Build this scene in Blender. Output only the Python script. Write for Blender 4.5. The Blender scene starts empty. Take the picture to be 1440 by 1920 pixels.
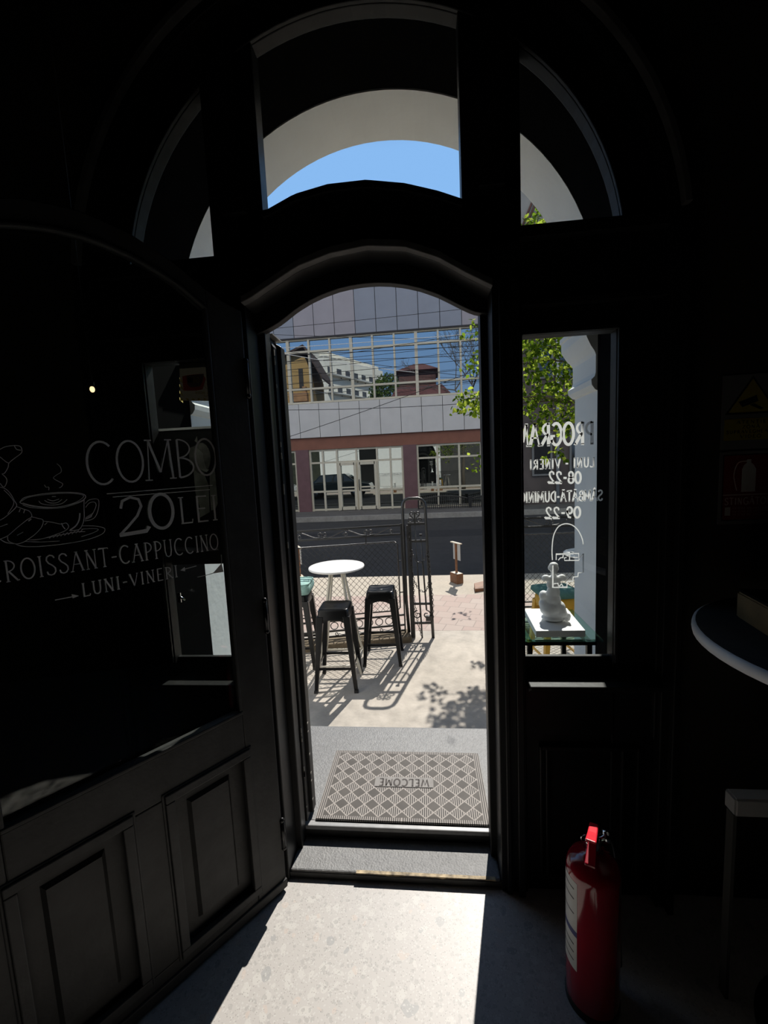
import bpy, bmesh, math, random
from math import sin, cos, pi, radians, sqrt, atan2, hypot, floor
from mathutils import Vector, Matrix
random.seed(7)
S = bpy.context.scene
COL = S.collection

# ------------------------------------------------------------------ camera
FPX = 800.0
PITCH, YAW, ROLL = radians(-6.2947), radians(5.7716), radians(2.6642)
RM = Matrix.Rotation(YAW, 3, 'Z') @ Matrix.Rotation(PITCH, 3, 'X') @ Matrix.Rotation(ROLL, 3, 'Y')
CAM = Vector((0.1731, -1.4314, 1.55))
cd = bpy.data.cameras.new('camera'); cam = bpy.data.objects.new('camera', cd); COL.objects.link(cam)
cd.sensor_fit = 'HORIZONTAL'; cd.sensor_width = 36.0; cd.lens = 36.0 * FPX / 1440.0
cd.clip_start = 0.02; cd.clip_end = 400
rx, ry, rz = RM.col[0].copy(), RM.col[1].copy(), RM.col[2].copy()
M3 = Matrix((rx, rz, -ry)).transposed()
cam.matrix_world = Matrix.Translation(CAM) @ M3.to_4x4()
S.camera = cam

def ray(x, y): return RM @ Vector(((x - 720) / FPX, 1.0, -(y - 960) / FPX))
def at(x, y, Y):                     # point of the place seen at pixel x,y on the upright plane at distance Y
    d = ray(x, y); return CAM + d * ((Y - CAM.y) / d.y)
def atz(x, y, z):                    # the same on a level plane
    d = ray(x, y); return CAM + d * ((z - CAM.z) / d.z)

# ------------------------------------------------------------------ light, exposure
S.view_settings.view_transform = 'Standard'; S.view_settings.look = 'None'
S.view_settings.gamma = 1.0; S.view_settings.use_curve_mapping = False
S.view_settings.exposure = 0.0
SUN = Vector((0.225, 1.0, 1.12)).normalized()      # towards the sun
sl = bpy.data.lights.new('sun', 'SUN'); so = bpy.data.objects.new('sun', sl); COL.objects.link(so)
sl.energy = 5.6; sl.angle = radians(0.53); sl.color = (1.0, 0.955, 0.89)
so.rotation_euler = SUN.to_track_quat('Z', 'Y').to_euler(); so.location = SUN * 60
W = bpy.data.worlds.new('world'); S.world = W; W.use_nodes = True
wn = W.node_tree; wn.nodes.clear()
wo = wn.nodes.new('ShaderNodeOutputWorld'); wb = wn.nodes.new('ShaderNodeBackground')
tc = wn.nodes.new('ShaderNodeTexCoord'); sp = wn.nodes.new('ShaderNodeSeparateXYZ')
cr = wn.nodes.new('ShaderNodeValToRGB')
wn.links.new(tc.outputs['Generated'], sp.inputs[0]); wn.links.new(sp.outputs['Z'], cr.inputs[0])
e = cr.color_ramp.elements
e[0].position = 0.0; e[0].color = (0.12, 0.12, 0.11, 1)
e[1].position = 1.0; e[1].color = (0.10, 0.13, 0.20, 1)
for p, c in ((0.02, (0.42, 0.56, 0.74, 1)), (0.26, (0.31, 0.55, 0.92, 1)), (0.36, (0.29, 0.56, 1.0, 1)), (0.56, (0.29, 0.55, 1.0, 1)), (0.70, (0.13, 0.19, 0.32, 1))):
    k = e.new(p); k.color = c
# added bright patch in the unseen north sky, fills the shaded office front
def wmr(v, a, b):
    n = wn.nodes.new('ShaderNodeMapRange'); n.interpolation_type = 'SMOOTHSTEP'; n.inputs['From Min'].default_value = a; n.inputs['From Max'].default_value = b
    wn.links.new(v, n.inputs['Value']); return n.outputs[0]
nz_ = wn.nodes.new('ShaderNodeTexNoise'); nz_.inputs['Scale'].default_value = 3.0; wn.links.new(tc.outputs['Generated'], nz_.inputs['Vector'])
ml = wn.nodes.new('ShaderNodeMath'); ml.operation = 'MULTIPLY'; wn.links.new(wmr(sp.outputs['Y'], -.10, -.45), ml.inputs[0]); wn.links.new(wmr(sp.outputs['Z'], .36, .50), ml.inputs[1])
mw = wn.nodes.new('ShaderNodeMix'); mw.data_type = 'RGBA'; wn.links.new(ml.outputs[0], mw.inputs[0]); wn.links.new(cr.outputs[0], mw.inputs[6])
cl = wn.nodes.new('ShaderNodeValToRGB'); cl.color_ramp.elements[0].color = (1.0, .93, .84, 1); cl.color_ramp.elements[1].color = (1.25, 1.2, 1.12, 1)
wn.links.new(nz_.outputs['Fac'], cl.inputs[0]); wn.links.new(cl.outputs[0], mw.inputs[7])
wn.links.new(mw.outputs[2], wb.inputs['Color']); wb.inputs['Strength'].default_value = 1.0
wn.links.new(wb.outputs[0], wo.inputs['Surface'])

# ------------------------------------------------------------------ materials
def nodes(name):
    m = bpy.data.materials.new(name); m.use_nodes = True
    nt = m.node_tree; b = nt.nodes['Principled BSDF']
    return m, nt, b
def rgb(c): return (c[0], c[1], c[2], 1.0)
def mat(name, col, rough=0.5, metal=0.0, noise=None, bump=None, spec=None, coat=0.0):
    m, nt, b = nodes(name)
    b.inputs['Base Color'].default_value = rgb(col); b.inputs['Roughness'].default_value = rough
    b.inputs['Metallic'].default_value = metal
    if spec is not None: b.inputs['Specular IOR Level'].default_value = spec
    if coat: b.inputs['Coat Weight'].default_value = coat
    if noise or bump:
        t = nt.nodes.new('ShaderNodeTexCoord')
    if noise:
        n = nt.nodes.new('ShaderNodeTexNoise'); n.inputs['Scale'].default_value = noise[0]; n.inputs['Detail'].default_value = 6
        r = nt.nodes.new('ShaderNodeValToRGB'); k = noise[1]
        r.color_ramp.elements[0].position = 0.3; r.color_ramp.elements[1].position = 0.7
        r.color_ramp.elements[0].color = rgb([v * (1 - k) for v in col]); r.color_ramp.elements[1].color = rgb([min(1, v * (1 + k)) for v in col])
        nt.links.new(t.outputs['Object'], n.inputs['Vector']); nt.links.new(n.outputs['Fac'], r.inputs[0]); nt.links.new(r.outputs[0], b.inputs['Base Color'])
    if bump:
        n2 = nt.nodes.new('ShaderNodeTexNoise'); n2.inputs['Scale'].default_value = bump[0]; n2.inputs['Detail'].default_value = 5
        bp = nt.nodes.new('ShaderNodeBump'); bp.inputs['Strength'].default_value = bump[1]; bp.inputs['Distance'].default_value = 0.01
        nt.links.new(t.outputs['Object'], n2.inputs['Vector']); nt.links.new(n2.outputs['Fac'], bp.inputs['Height']); nt.links.new(bp.outputs[0], b.inputs['Normal'])
    return m
def mth(nt, op, a, b=None):
    n = nt.nodes.new('ShaderNodeMath'); n.operation = op
    for i, v in enumerate((a, b)):
        if v is None: continue
        if isinstance(v, (int, float)): n.inputs[i].default_value = v
        else: nt.links.new(v, n.inputs[i])
    return n.outputs[0]
def glass_mat(name, tint=(0.96, 0.98, 0.97), ior=1.5, boost=0.0):
    m = bpy.data.materials.new(name); m.use_nodes = True; nt = m.node_tree; nt.nodes.clear()
    o = nt.nodes.new('ShaderNodeOutputMaterial'); mx = nt.nodes.new('ShaderNodeMixShader')
    tr = nt.nodes.new('ShaderNodeBsdfTransparent'); gl = nt.nodes.new('ShaderNodeBsdfGlossy'); lw = nt.nodes.new('ShaderNodeLayerWeight')
    lw.inputs['Blend'].default_value = .5
    tr.inputs['Color'].default_value = rgb(tint); gl.inputs['Roughness'].default_value = 0.0
    gl.inputs['Color'].default_value = (1, 1, 1, 1)
    f = mth(nt, 'ADD', mth(nt, 'MULTIPLY', mth(nt, 'POWER', lw.outputs['Facing'], 5.0), .95), .035)
    nt.links.new(f, mx.inputs[0]); nt.links.new(tr.outputs[0], mx.inputs[1]); nt.links.new(gl.outputs[0], mx.inputs[2]); nt.links.new(mx.outputs[0], o.inputs[0])
    return m
def mirror_mat(name, dark, refl, tint=(0.8, 0.9, 1.0)):
    m = bpy.data.materials.new(name); m.use_nodes = True; nt = m.node_tree; nt.nodes.clear()
    o = nt.nodes.new('ShaderNodeOutputMaterial'); mx = nt.nodes.new('ShaderNodeMixShader')
    df = nt.nodes.new('ShaderNodeBsdfDiffuse'); gl = nt.nodes.new('ShaderNodeBsdfGlossy')
    df.inputs['Color'].default_value = rgb(dark); gl.inputs['Roughness'].default_value = 0.0; gl.inputs['Color'].default_value = rgb(tint)
    mx.inputs[0].default_value = refl
    nt.links.new(df.outputs[0], mx.inputs[1]); nt.links.new(gl.outputs[0], mx.inputs[2]); nt.links.new(mx.outputs[0], o.inputs[0])
    return m
def thin_mat(name, col, trans=0.5, rough=0.6):      # paper, paint film, leaves: light comes through
    m = bpy.data.materials.new(name); m.use_nodes = True; nt = m.node_tree; nt.nodes.clear()
    o = nt.nodes.new('ShaderNodeOutputMaterial'); mx = nt.nodes.new('ShaderNodeMixShader')
    df = nt.nodes.new('ShaderNodeBsdfDiffuse'); tl = nt.nodes.new('ShaderNodeBsdfTranslucent')
    df.inputs['Color'].default_value = rgb(col); tl.inputs['Color'].default_value = rgb(col); mx.inputs[0].default_value = trans
    nt.links.new(df.outputs[0], mx.inputs[1]); nt.links.new(tl.outputs[0], mx.inputs[2]); nt.links.new(mx.outputs[0], o.inputs[0])
    return m
def mixc(nt, fac, a, b):
    n = nt.nodes.new('ShaderNodeMix'); n.data_type = 'RGBA'
    for i, v in ((0, fac), (6, a), (7, b)):
        if isinstance(v, (int, float)): n.inputs[i].default_value = v
        elif isinstance(v, tuple): n.inputs[i].default_value = rgb(v)
        else: nt.links.new(v, n.inputs[i])
    return n.outputs[2]

M = {}
M['paint'] = mat('black_gloss_paint', (0.008, 0.008, 0.008), 0.42, noise=(9, .3), bump=(14, .12), spec=.28)
M['leafpaint'] = mat('black_satin_paint', (0.034, 0.034, 0.033), 0.5, noise=(12, .25), bump=(60, .12), spec=.25)
M['chip'] = mat('worn_paint_edge', (0.35, 0.33, 0.29), 0.6, noise=(40, .4))
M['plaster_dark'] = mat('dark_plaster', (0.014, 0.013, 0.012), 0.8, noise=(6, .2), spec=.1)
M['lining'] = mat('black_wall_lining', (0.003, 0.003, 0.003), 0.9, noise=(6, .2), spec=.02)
M['bead'] = mat('bead_highlight', (0.085, 0.083, 0.08), 0.5, noise=(20, .3), spec=.3)  # black beads coloured lighter for the floor light the mouldings catch
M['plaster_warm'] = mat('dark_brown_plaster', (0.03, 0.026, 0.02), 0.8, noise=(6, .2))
M['white_wall'] = mat('white_render', (0.72, 0.71, 0.68), 0.9, noise=(5, .05), bump=(40, .12))
M['white_reveal'] = mat('white_render_reveal', (0.86, 0.86, 0.83), 0.9, noise=(7, .03), bump=(30, .15))
M['glass'] = glass_mat('window_glass')
M['greenglass'] = glass_mat('green_edge_glass', (0.72, 0.92, 0.85))
M['black_metal'] = mat('black_metal', (0.005, 0.005, 0.0055), 0.28, 0.0, noise=(20, .3), spec=.32)
M['iron'] = mat('wrought_iron', (0.005, 0.005, 0.005), 0.40, 0.0, noise=(30, .3), bump=(90, .3), spec=.75, coat=.2)
M['white_metal'] = mat('white_metal', (0.80, 0.79, 0.76), 0.4, 0.0, noise=(12, .04))
M['cream_metal'] = mat('cream_metal', (0.70, 0.66, 0.56), 0.4, 0.0, noise=(12, .05))
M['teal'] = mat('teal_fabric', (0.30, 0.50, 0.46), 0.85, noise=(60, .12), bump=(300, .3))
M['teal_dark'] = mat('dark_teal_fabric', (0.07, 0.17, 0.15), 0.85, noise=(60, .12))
M['yellow'] = mat('yellow_metal', (0.62, 0.34, 0.03), 0.4, noise=(14, .1))
M['chrome'] = mat('chrome', (0.8, 0.8, 0.8), 0.12, 1.0)
M['red'] = mat('red_enamel', (0.30, 0.006, 0.018), 0.14, noise=(8, .08), coat=.4)
M['redplastic'] = mat('red_plastic', (0.75, 0.02, 0.04), 0.4, noise=(30, .05))
M['rubber'] = mat('black_rubber', (0.01, 0.01, 0.01), 0.5, noise=(20, .2))
M['label'] = mat('label_paper', (0.62, 0.62, 0.58), 0.5, noise=(20, .04))
M['blueink'] = mat('blue_ink', (0.02, 0.03, 0.16), 0.5)
M['ink'] = mat('black_ink', (0.01, 0.01, 0.01), 0.5)
M['white_plaster'] = mat('white_plaster_cast', (0.88, 0.89, 0.89), 0.6, noise=(40, .02))
b_ = M['white_plaster'].node_tree.nodes['Principled BSDF']; b_.inputs['Subsurface Weight'].default_value = .5; b_.inputs['Subsurface Radius'].default_value = (1, 1, 1); b_.inputs['Subsurface Scale'].default_value = .03
M['white_slab'] = mat('white_plinth', (0.92, 0.92, 0.91), 0.5, noise=(20, .02))
M['lacquer'] = mat('white_lacquer', (0.90, 0.90, 0.90), 0.4, noise=(10, .03))
M['top_shade'] = mat('shaded_tabletop', (0.040, 0.040, 0.040), 0.7, noise=(30, .1), spec=.04)  # shade on the white tabletop put into a dark colour
M['wood'] = mat('light_wood', (0.36, 0.24, 0.11), 0.5, noise=(14, .25))
M['brownwood'] = mat('brown_wood', (0.20, 0.085, 0.035), 0.6, noise=(18, .25))
M['palewood'] = mat('pale_wood', (0.62, 0.54, 0.42), 0.6, noise=(18, .1))
M['signwhite'] = mat('sign_white', (0.50, 0.50, 0.48), 0.5, noise=(14, .04))
M['signyellow'] = mat('sign_yellow', (0.33, 0.26, 0.02), 0.5, noise=(14, .06))
M['signred'] = mat('sign_red', (0.20, 0.012, 0.010), 0.5, noise=(14, .06))
M['chalk'] = thin_mat('white_paint_marker', (0.85, 0.85, 0.84), 0.55)
M['plate'] = mat('sign_plate', (0.15, 0.15, 0.145), 0.6, noise=(14, .04))
M['chalkdim'] = mat('chalk_marker', (0.55, 0.55, 0.55), 0.8, noise=(60, .1))
M['bulb'] = None

# terrazzo floor
m, nt, b = nodes('terrazzo'); M['terrazzo'] = m
t = nt.nodes.new('ShaderNodeTexCoord')
cols = []
prev = (0.45, 0.425, 0.40)
for sc, thr, c in ((26, .36, (0.52, 0.50, 0.465)), (55, .36, (0.36, 0.345, 0.325)), (13, .2, (0.31, 0.31, 0.305)), (20, .22, (0.50, 0.43, 0.38)), (120, .35, (0.52, 0.505, 0.475)), (160, .25, (0.27, 0.25, 0.23))):
    nz = nt.nodes.new('ShaderNodeTexNoise'); nz.inputs['Scale'].default_value = sc * .8; nz.inputs['Detail'].default_value = 2
    vm = nt.nodes.new('ShaderNodeVectorMath'); vm.operation = 'MULTIPLY_ADD'; vm.inputs[1].default_value = (1.2 / sc,) * 3
    nt.links.new(t.outputs['Object'], nz.inputs['Vector']); nt.links.new(nz.outputs['Color'], vm.inputs[0]); nt.links.new(t.outputs['Object'], vm.inputs[2])
    v = nt.nodes.new('ShaderNodeTexVoronoi'); v.inputs['Scale'].default_value = sc
    nt.links.new(vm.outputs[0], v.inputs['Vector'])
    f = mth(nt, 'LESS_THAN', v.outputs['Distance'], thr)
    sc2 = nt.nodes.new('ShaderNodeSeparateColor'); nt.links.new(v.outputs['Color'], sc2.inputs[0])
    f = mth(nt, 'MULTIPLY', f, mth(nt, 'MULTIPLY', mth(nt, 'GREATER_THAN', sc2.outputs[0], .45), .75))
    prev = mixc(nt, f, prev, c)
nt.links.new(prev, b.inputs['Base Color']); b.inputs['Roughness'].default_value = 0.45

def stone_mat(name, col, bs, bstr, rough, amt=.25, scale=18, spec=.5):
    m, nt, b = nodes(name); t = nt.nodes.new('ShaderNodeTexCoord')
    n = nt.nodes.new('ShaderNodeTexNoise'); n.inputs['Scale'].default_value = scale; n.inputs['Detail'].default_value = 8; n.inputs['Roughness'].default_value = .65
    n2 = nt.nodes.new('ShaderNodeTexNoise'); n2.inputs['Scale'].default_value = 2.2; n2.inputs['Detail'].default_value = 4
    nt.links.new(t.outputs['Object'], n.inputs['Vector']); nt.links.new(t.outputs['Object'], n2.inputs['Vector'])
    s = mth(nt, 'ADD', mth(nt, 'MULTIPLY', n.outputs['Fac'], .6), mth(nt, 'MULTIPLY', n2.outputs['Fac'], .4))
    r = nt.nodes.new('ShaderNodeValToRGB'); r.color_ramp.elements[0].position = .36; r.color_ramp.elements[1].position = .64
    r.color_ramp.elements[0].color = rgb([v * (1 - amt) for v in col]); r.color_ramp.elements[1].color = rgb([min(1, v * (1 + amt)) for v in col])
    nt.links.new(s, r.inputs[0]); nt.links.new(r.outputs[0], b.inputs['Base Color'])
    n3 = nt.nodes.new('ShaderNodeTexNoise'); n3.inputs['Scale'].default_value = bs; n3.inputs['Detail'].default_value = 6
    nt.links.new(t.outputs['Object'], n3.inputs['Vector'])
    bp = nt.nodes.new('ShaderNodeBump'); bp.inputs['Strength'].default_value = bstr; bp.inputs['Distance'].default_value = .012
    nt.links.new(n3.outputs['Fac'], bp.inputs['Height']); nt.links.new(bp.outputs[0], b.inputs['Normal'])
    b.inputs['Roughness'].default_value = rough; b.inputs['Specular IOR Level'].default_value = spec
    return m
M['slab'] = stone_mat('grey_stone', (0.20, 0.20, 0.198), 130, .28, .5, .2, 40, .4)
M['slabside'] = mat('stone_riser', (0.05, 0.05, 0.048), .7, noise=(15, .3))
M['concrete'] = stone_mat('terrace_concrete', (0.47, 0.425, 0.365), 90, .15, .85, .19, 9, .3)
M['pavement'] = stone_mat('rough_pavement', (0.46, 0.41, 0.34), 120, .3, .9, .15, 30, .2)
M['asphalt'] = stone_mat('asphalt', (0.052, 0.051, 0.051), 200, .3, .85, .15, 8, .3)
M['asphalt_patch'] = stone_mat('asphalt_patch', (0.035, 0.035, 0.037), 200, .3, .85, .15, 8, .3)
M['farwalk'] = stone_mat('far_pavement', (0.13, 0.125, 0.12), 50, .2, .9, .2, 6, .2)
M['curb'] = stone_mat('curb_stone', (0.30, 0.29, 0.27), 60, .2, .9, .2, 12, .2)
M['basewall'] = stone_mat('rough_stone_base', (0.20, 0.16, 0.11), 25, .8, .9, .35, 12, .2)

# paving slabs, laid at an angle, pinkish
m, nt, b = nodes('pink_paving'); M['paving'] = m
t = nt.nodes.new('ShaderNodeTexCoord'); mp = nt.nodes.new('ShaderNodeMapping'); mp.inputs['Rotation'].default_value = (0, 0, radians(17))
br = nt.nodes.new('ShaderNodeTexBrick'); nt.links.new(t.outputs['Object'], mp.inputs[0]); nt.links.new(mp.outputs[0], br.inputs['Vector'])
br.offset = .5; br.inputs['Scale'].default_value = 1.0; br.inputs['Brick Width'].default_value = .19; br.inputs['Row Height'].default_value = .19
br.inputs['Mortar Size'].default_value = .005; br.inputs['Color1'].default_value = (0.40, 0.285, 0.245, 1); br.inputs['Color2'].default_value = (0.44, 0.36, 0.31, 1)
br.inputs['Mortar'].default_value = (0.27, 0.22, 0.19, 1)
n = nt.nodes.new('ShaderNodeTexNoise'); n.inputs['Scale'].default_value = 30; n.inputs['Detail'].default_value = 6; nt.links.new(t.outputs['Object'], n.inputs['Vector'])
nt.links.new(mixc(nt, mth(nt, 'MULTIPLY', n.outputs['Fac'], .35), br.outputs['Color'], (0.46, 0.40, 0.35)), b.inputs['Base Color'])
b.inputs['Roughness'].default_value = .85

# rubber doormat pattern
m, nt, b = nodes('doormat_rubber'); M['doormat'] = m
t = nt.nodes.new('ShaderNodeTexCoord'); s = nt.nodes.new('ShaderNodeSeparateXYZ'); nt.links.new(t.outputs['Object'], s.inputs[0])
MW, MD = .725, .435
cw, ch = .0665, .0655
u = mth(nt, 'DIVIDE', s.outputs['X'], cw); v = mth(nt, 'DIVIDE', s.outputs['Y'], ch)
a = mth(nt, 'ADD', mth(nt, 'ADD', u, v), 200.5); bb = mth(nt, 'ADD', mth(nt, 'SUBTRACT', u, v), 200.5)
par = mth(nt, 'MODULO', mth(nt, 'ADD', mth(nt, 'FLOOR', a), mth(nt, 'FLOOR', bb)), 2.0)
def edge(q):
    f = mth(nt, 'FRACT', q); return mth(nt, 'MINIMUM', f, mth(nt, 'SUBTRACT', 1.0, f))
ln = mth(nt, 'LESS_THAN', mth(nt, 'MINIMUM', edge(a), edge(bb)), .05)
stp = mth(nt, 'LESS_THAN', mth(nt, 'FRACT', mth(nt, 'ADD', mth(nt, 'DIVIDE', s.outputs['X'], .0088), 100.0)), .5)
LT, DK = (0.35, 0.315, 0.285), (0.012, 0.010, 0.009)
n = nt.nodes.new('ShaderNodeTexNoise'); n.inputs['Scale'].default_value = 9; n.inputs['Detail'].default_value = 6; nt.links.new(t.outputs['Object'], n.inputs['Vector'])
dk = mixc(nt, n.outputs['Fac'], (0.03, 0.025, 0.021), (0.11, 0.096, 0.083))
strip = mixc(nt, stp, DK, LT)
inner = mixc(nt, par, dk, strip)
inner = mixc(nt, ln, inner, LT)
ax_ = mth(nt, 'ABSOLUTE', s.outputs['X']); ay_ = mth(nt, 'ABSOLUTE', s.outputs['Y'])
inb = mth(nt, 'MULTIPLY', mth(nt, 'LESS_THAN', ax_, MW / 2 - .027), mth(nt, 'LESS_THAN', ay_, MD / 2 - .021))
bst = mth(nt, 'LESS_THAN', mth(nt, 'FRACT', mth(nt, 'DIVIDE', ax_, .0088)), .5)
bord = mixc(nt, bst, DK, LT)
nt.links.new(mixc(nt, inb, bord, inner), b.inputs['Base Color']); b.inputs['Roughness'].default_value = .7

# ------------------------------------------------------------------ mesh building
class MB:
    def __init__(s): s.v = []; s.f = []; s.mi = []; s.sm = []; s.cur = 0; s.T = None
    def add(s, vs, fs, smooth=False):
        o = len(s.v)
        for p in vs:
            p = Vector(p); s.v.append(s.T @ p if s.T is not None else p)
        for f in fs: s.f.append([i + o for i in f]); s.mi.append(s.cur); s.sm.append(smooth)
    def box(s, a, b):
        x0, y0, z0 = a; x1, y1, z1 = b
        s.add([(x0, y0, z0), (x1, y0, z0), (x1, y1, z0), (x0, y1, z0), (x0, y0, z1), (x1, y0, z1), (x1, y1, z1), (x0, y1, z1)],
              [(0, 3, 2, 1), (4, 5, 6, 7), (0, 1, 5, 4), (1, 2, 6, 5), (2, 3, 7, 6), (3, 0, 4, 7)])
    def bbox(s, a, b, e=.005):        # bevelled box
        bm = bmesh.new(); bmesh.ops.create_cube(bm, size=1)
        c = [(a[i] + b[i]) / 2 for i in range(3)]; d = [abs(b[i] - a[i]) for i in range(3)]
        for v in bm.verts: v.co = Vector((c[0] + v.co.x * d[0], c[1] + v.co.y * d[1], c[2] + v.co.z * d[2]))
        bmesh.ops.bevel(bm, geom=bm.edges[:], offset=min(e, min(d) * .45), segments=2, affect='EDGES')
        s.bm(bm)
    def bm(s, bm, smooth=False):
        bm.verts.index_update(); s.add([v.co.copy() for v in bm.verts], [[v.index for v in f.verts] for f in bm.faces], smooth); bm.free()
    def tube(s, pts, r, n=8, closed=False, caps=True):
        pts = [Vector(p) for p in pts]; N = len(pts)
        rr = r if isinstance(r, (list, tuple)) else [r] * N
        vs = []; up = None
        for i, p in enumerate(pts):
            if closed: d = pts[(i + 1) % N] - pts[i - 1]
            else: d = pts[min(i + 1, N - 1)] - pts[max(i - 1, 0)]
            if d.length < 1e-9: d = Vector((0, 0, 1))
            d.normalize()
            if up is None:
                up = Vector((0, 0, 1)) if abs(d.z) < .9 else Vector((1, 0, 0))
            x = d.cross(up)
            if x.length < 1e-6: x = d.orthogonal()
            x.normalize(); y = x.cross(d); up = y
            for k in range(n):
                a_ = 2 * pi * k / n + pi / n; vs.append(p + (x * cos(a_) + y * sin(a_)) * rr[i])
        fs = []
        for i in range(N if closed else N - 1):
            j = (i + 1) % N
            for k in range(n): fs.append((i * n + k, i * n + (k + 1) % n, j * n + (k + 1) % n, j * n + k))
        if caps and not closed: fs.append(list(range(n))[::-1]); fs.append([(N - 1) * n + k for k in range(n)])
        s.add(vs, fs, n > 5)
    def lathe(s, prof, n=32, c=(0, 0, 0)):
        vs = []; fs = []
        for r, z in prof:
            for k in range(n): vs.append((c[0] + r * cos(2 * pi * k / n), c[1] + r * sin(2 * pi * k / n), c[2] + z))
        for i in range(len(prof) - 1):
            for k in range(n): fs.append((i * n + k, i * n + (k + 1) % n, (i + 1) * n + (k + 1) % n, (i + 1) * n + k))
        fs.append(list(range(n))[::-1]); fs.append([(len(prof) - 1) * n + k for k in range(n)])
        s.add(vs, fs, True)
    def ball(s, c, r, n=12):
        r = r if isinstance(r, (tuple, list)) else (r, r, r)
        bm = bmesh.new(); bmesh.ops.create_uvsphere(bm, u_segments=n * 2, v_segments=n, radius=1)
        for v in bm.verts: v.co = Vector((c[0] + v.co.x * r[0], c[1] + v.co.y * r[1], c[2] + v.co.z * r[2]))
        s.bm(bm, True)
    def band(s, xs, lo, hi, y0, y1):   # solid between two curves z(x), from y0 to y1
        lo = [lo(x) for x in xs] if callable(lo) else ([lo] * len(xs) if not isinstance(lo, list) else lo)
        hi = [hi(x) for x in xs] if callable(hi) else ([hi] * len(xs) if not isinstance(hi, list) else hi)
        n = len(xs); vs = []
        for x, l, h in zip(xs, lo, hi): vs += [(x, y0, l), (x, y0, h), (x, y1, h), (x, y1, l)]
        fs = [(0, 1, 2, 3), ((n - 1) * 4 + 3, (n - 1) * 4 + 2, (n - 1) * 4 + 1, (n - 1) * 4)]
        for i in range(n - 1):
            o = i * 4; p = o + 4
            for k in range(4): fs.append((o + k, p + k, p + (k + 1) % 4, o + (k + 1) % 4))
        s.add(vs, fs)
    def ring(s, c, r0, r1, a0, a1, y0, y1, n=48):   # arch ring in the xz plane
        vs = []
        for i in range(n + 1):
            a_ = a0 + (a1 - a0) * i / n
            for r, y in ((r0, y0), (r1, y0), (r1, y1), (r0, y1)): vs.append((c[0] + r * cos(a_), y, c[1] + r * sin(a_)))
        fs = [(0, 1, 2, 3), (n * 4 + 3, n * 4 + 2, n * 4 + 1, n * 4)]
        for i in range(n):
            for k in range(4): fs.append((i * 4 + k, i * 4 + 4 + k, i * 4 + 4 + (k + 1) % 4, i * 4 + (k + 1) % 4))
        s.add(vs, fs)
    def poly(s, pts, y0, y1):          # convex outline (x,z) between y0 and y1
        n = len(pts); s.add([(x, y0, z) for x, z in pts] + [(x, y1, z) for x, z in pts],
              [list(range(n)), list(range(n, 2 * n))[::-1]] + [(i, i + n, (i + 1) % n + n, (i + 1) % n) for i in range(n)])
    def frustum(s, c0, h0, c1, h1):    # tapered square post from c0 (half sizes h0) to c1
        vs = []
        for c, h in ((c0, h0), (c1, h1)):
            for sx, sy in ((-1, -1), (1, -1), (1, 1), (-1, 1)): vs.append((c[0] + sx * h[0], c[1] + sy * h[1], c[2]))
        s.add(vs, [(3, 2, 1, 0), (4, 5, 6, 7), (0, 1, 5, 4), (1, 2, 6, 5), (2, 3, 7, 6), (3, 0, 4, 7)])
    def build(s, name, mats, parent=None, bevel=0):
        me = bpy.data.meshes.new(name); me.from_pydata([tuple(v) for v in s.v], [], s.f)
        for mm in (mats if isinstance(mats, (list, tuple)) else [mats]): me.materials.append(mm)
        for p, i, sm in zip(me.polygons, s.mi, s.sm): p.material_index = i; p.use_smooth = sm
        bm = bmesh.new(); bm.from_mesh(me); bmesh.ops.recalc_face_normals(bm, faces=bm.faces); bm.to_mesh(me); bm.free()
        o = bpy.data.objects.new(name, me); COL.objects.link(o)
        if parent is not None: o.parent = parent
        if bevel:
            md = o.modifiers.new('bevel', 'BEVEL'); md.width = bevel; md.segments = 2; md.limit_method = 'ANGLE'
        return o
def tag(o, label=None, cat=None, group=None, kind=None):
    if label: o['label'] = label
    if cat: o['category'] = cat
    if group: o['group'] = group
    if kind: o['kind'] = kind
    return o
def thing(name, loc, label, cat, rot=0, group=None, kind=None):
    o = bpy.data.objects.new(name, None); COL.objects.link(o); o.empty_display_size = .1
    o.location = loc; o.rotation_euler = (0, 0, rot)
    return tag(o, label, cat, group, kind)
def box(a, b, e=0):
    q = MB(); (q.bbox(a, b, e) if e else q.box(a, b)); return q
def children(o): return [c for c in bpy.data.objects if c.parent == o]
def dup(o, loc, rot, label):
    c = o.copy(); COL.objects.link(c); c.location = loc; c.rotation_euler = (0, 0, rot); c['label'] = label
    for ch in children(o):
        d = ch.copy(); COL.objects.link(d); d.parent = c
        for g in children(ch):
            g2 = g.copy(); COL.objects.link(g2); g2.parent = d
    return c
def lin(a, b, n): return [a + (b - a) * i / n for i in range(n + 1)]
def interp(pts):
    def f(x):
        if x <= pts[0][0]: return pts[0][1]
        for (x0, y0), (x1, y1) in zip(pts, pts[1:]):
            if x <= x1: return y0 + (y1 - y0) * (x - x0) / (x1 - x0)
        return pts[-1][1]
    return f
def smooth_pts(p, k=6):
    if len(p) < 3: return p
    out = []
    for i in range(len(p) - 1):
        p0 = p[max(i - 1, 0)]; p1 = p[i]; p2 = p[i + 1]; p3 = p[min(i + 2, len(p) - 1)]
        for j in range(k):
            t_ = j / k
            out.append(tuple(.5 * ((2 * p1[d]) + (-p0[d] + p2[d]) * t_ + (2 * p0[d] - 5 * p1[d] + 4 * p2[d] - p3[d]) * t_ ** 2 + (-p0[d] + 3 * p1[d] - 3 * p2[d] + p3[d]) * t_ ** 3) for d in range(len(p1))))
    out.append(tuple(p[-1])); return out

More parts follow.
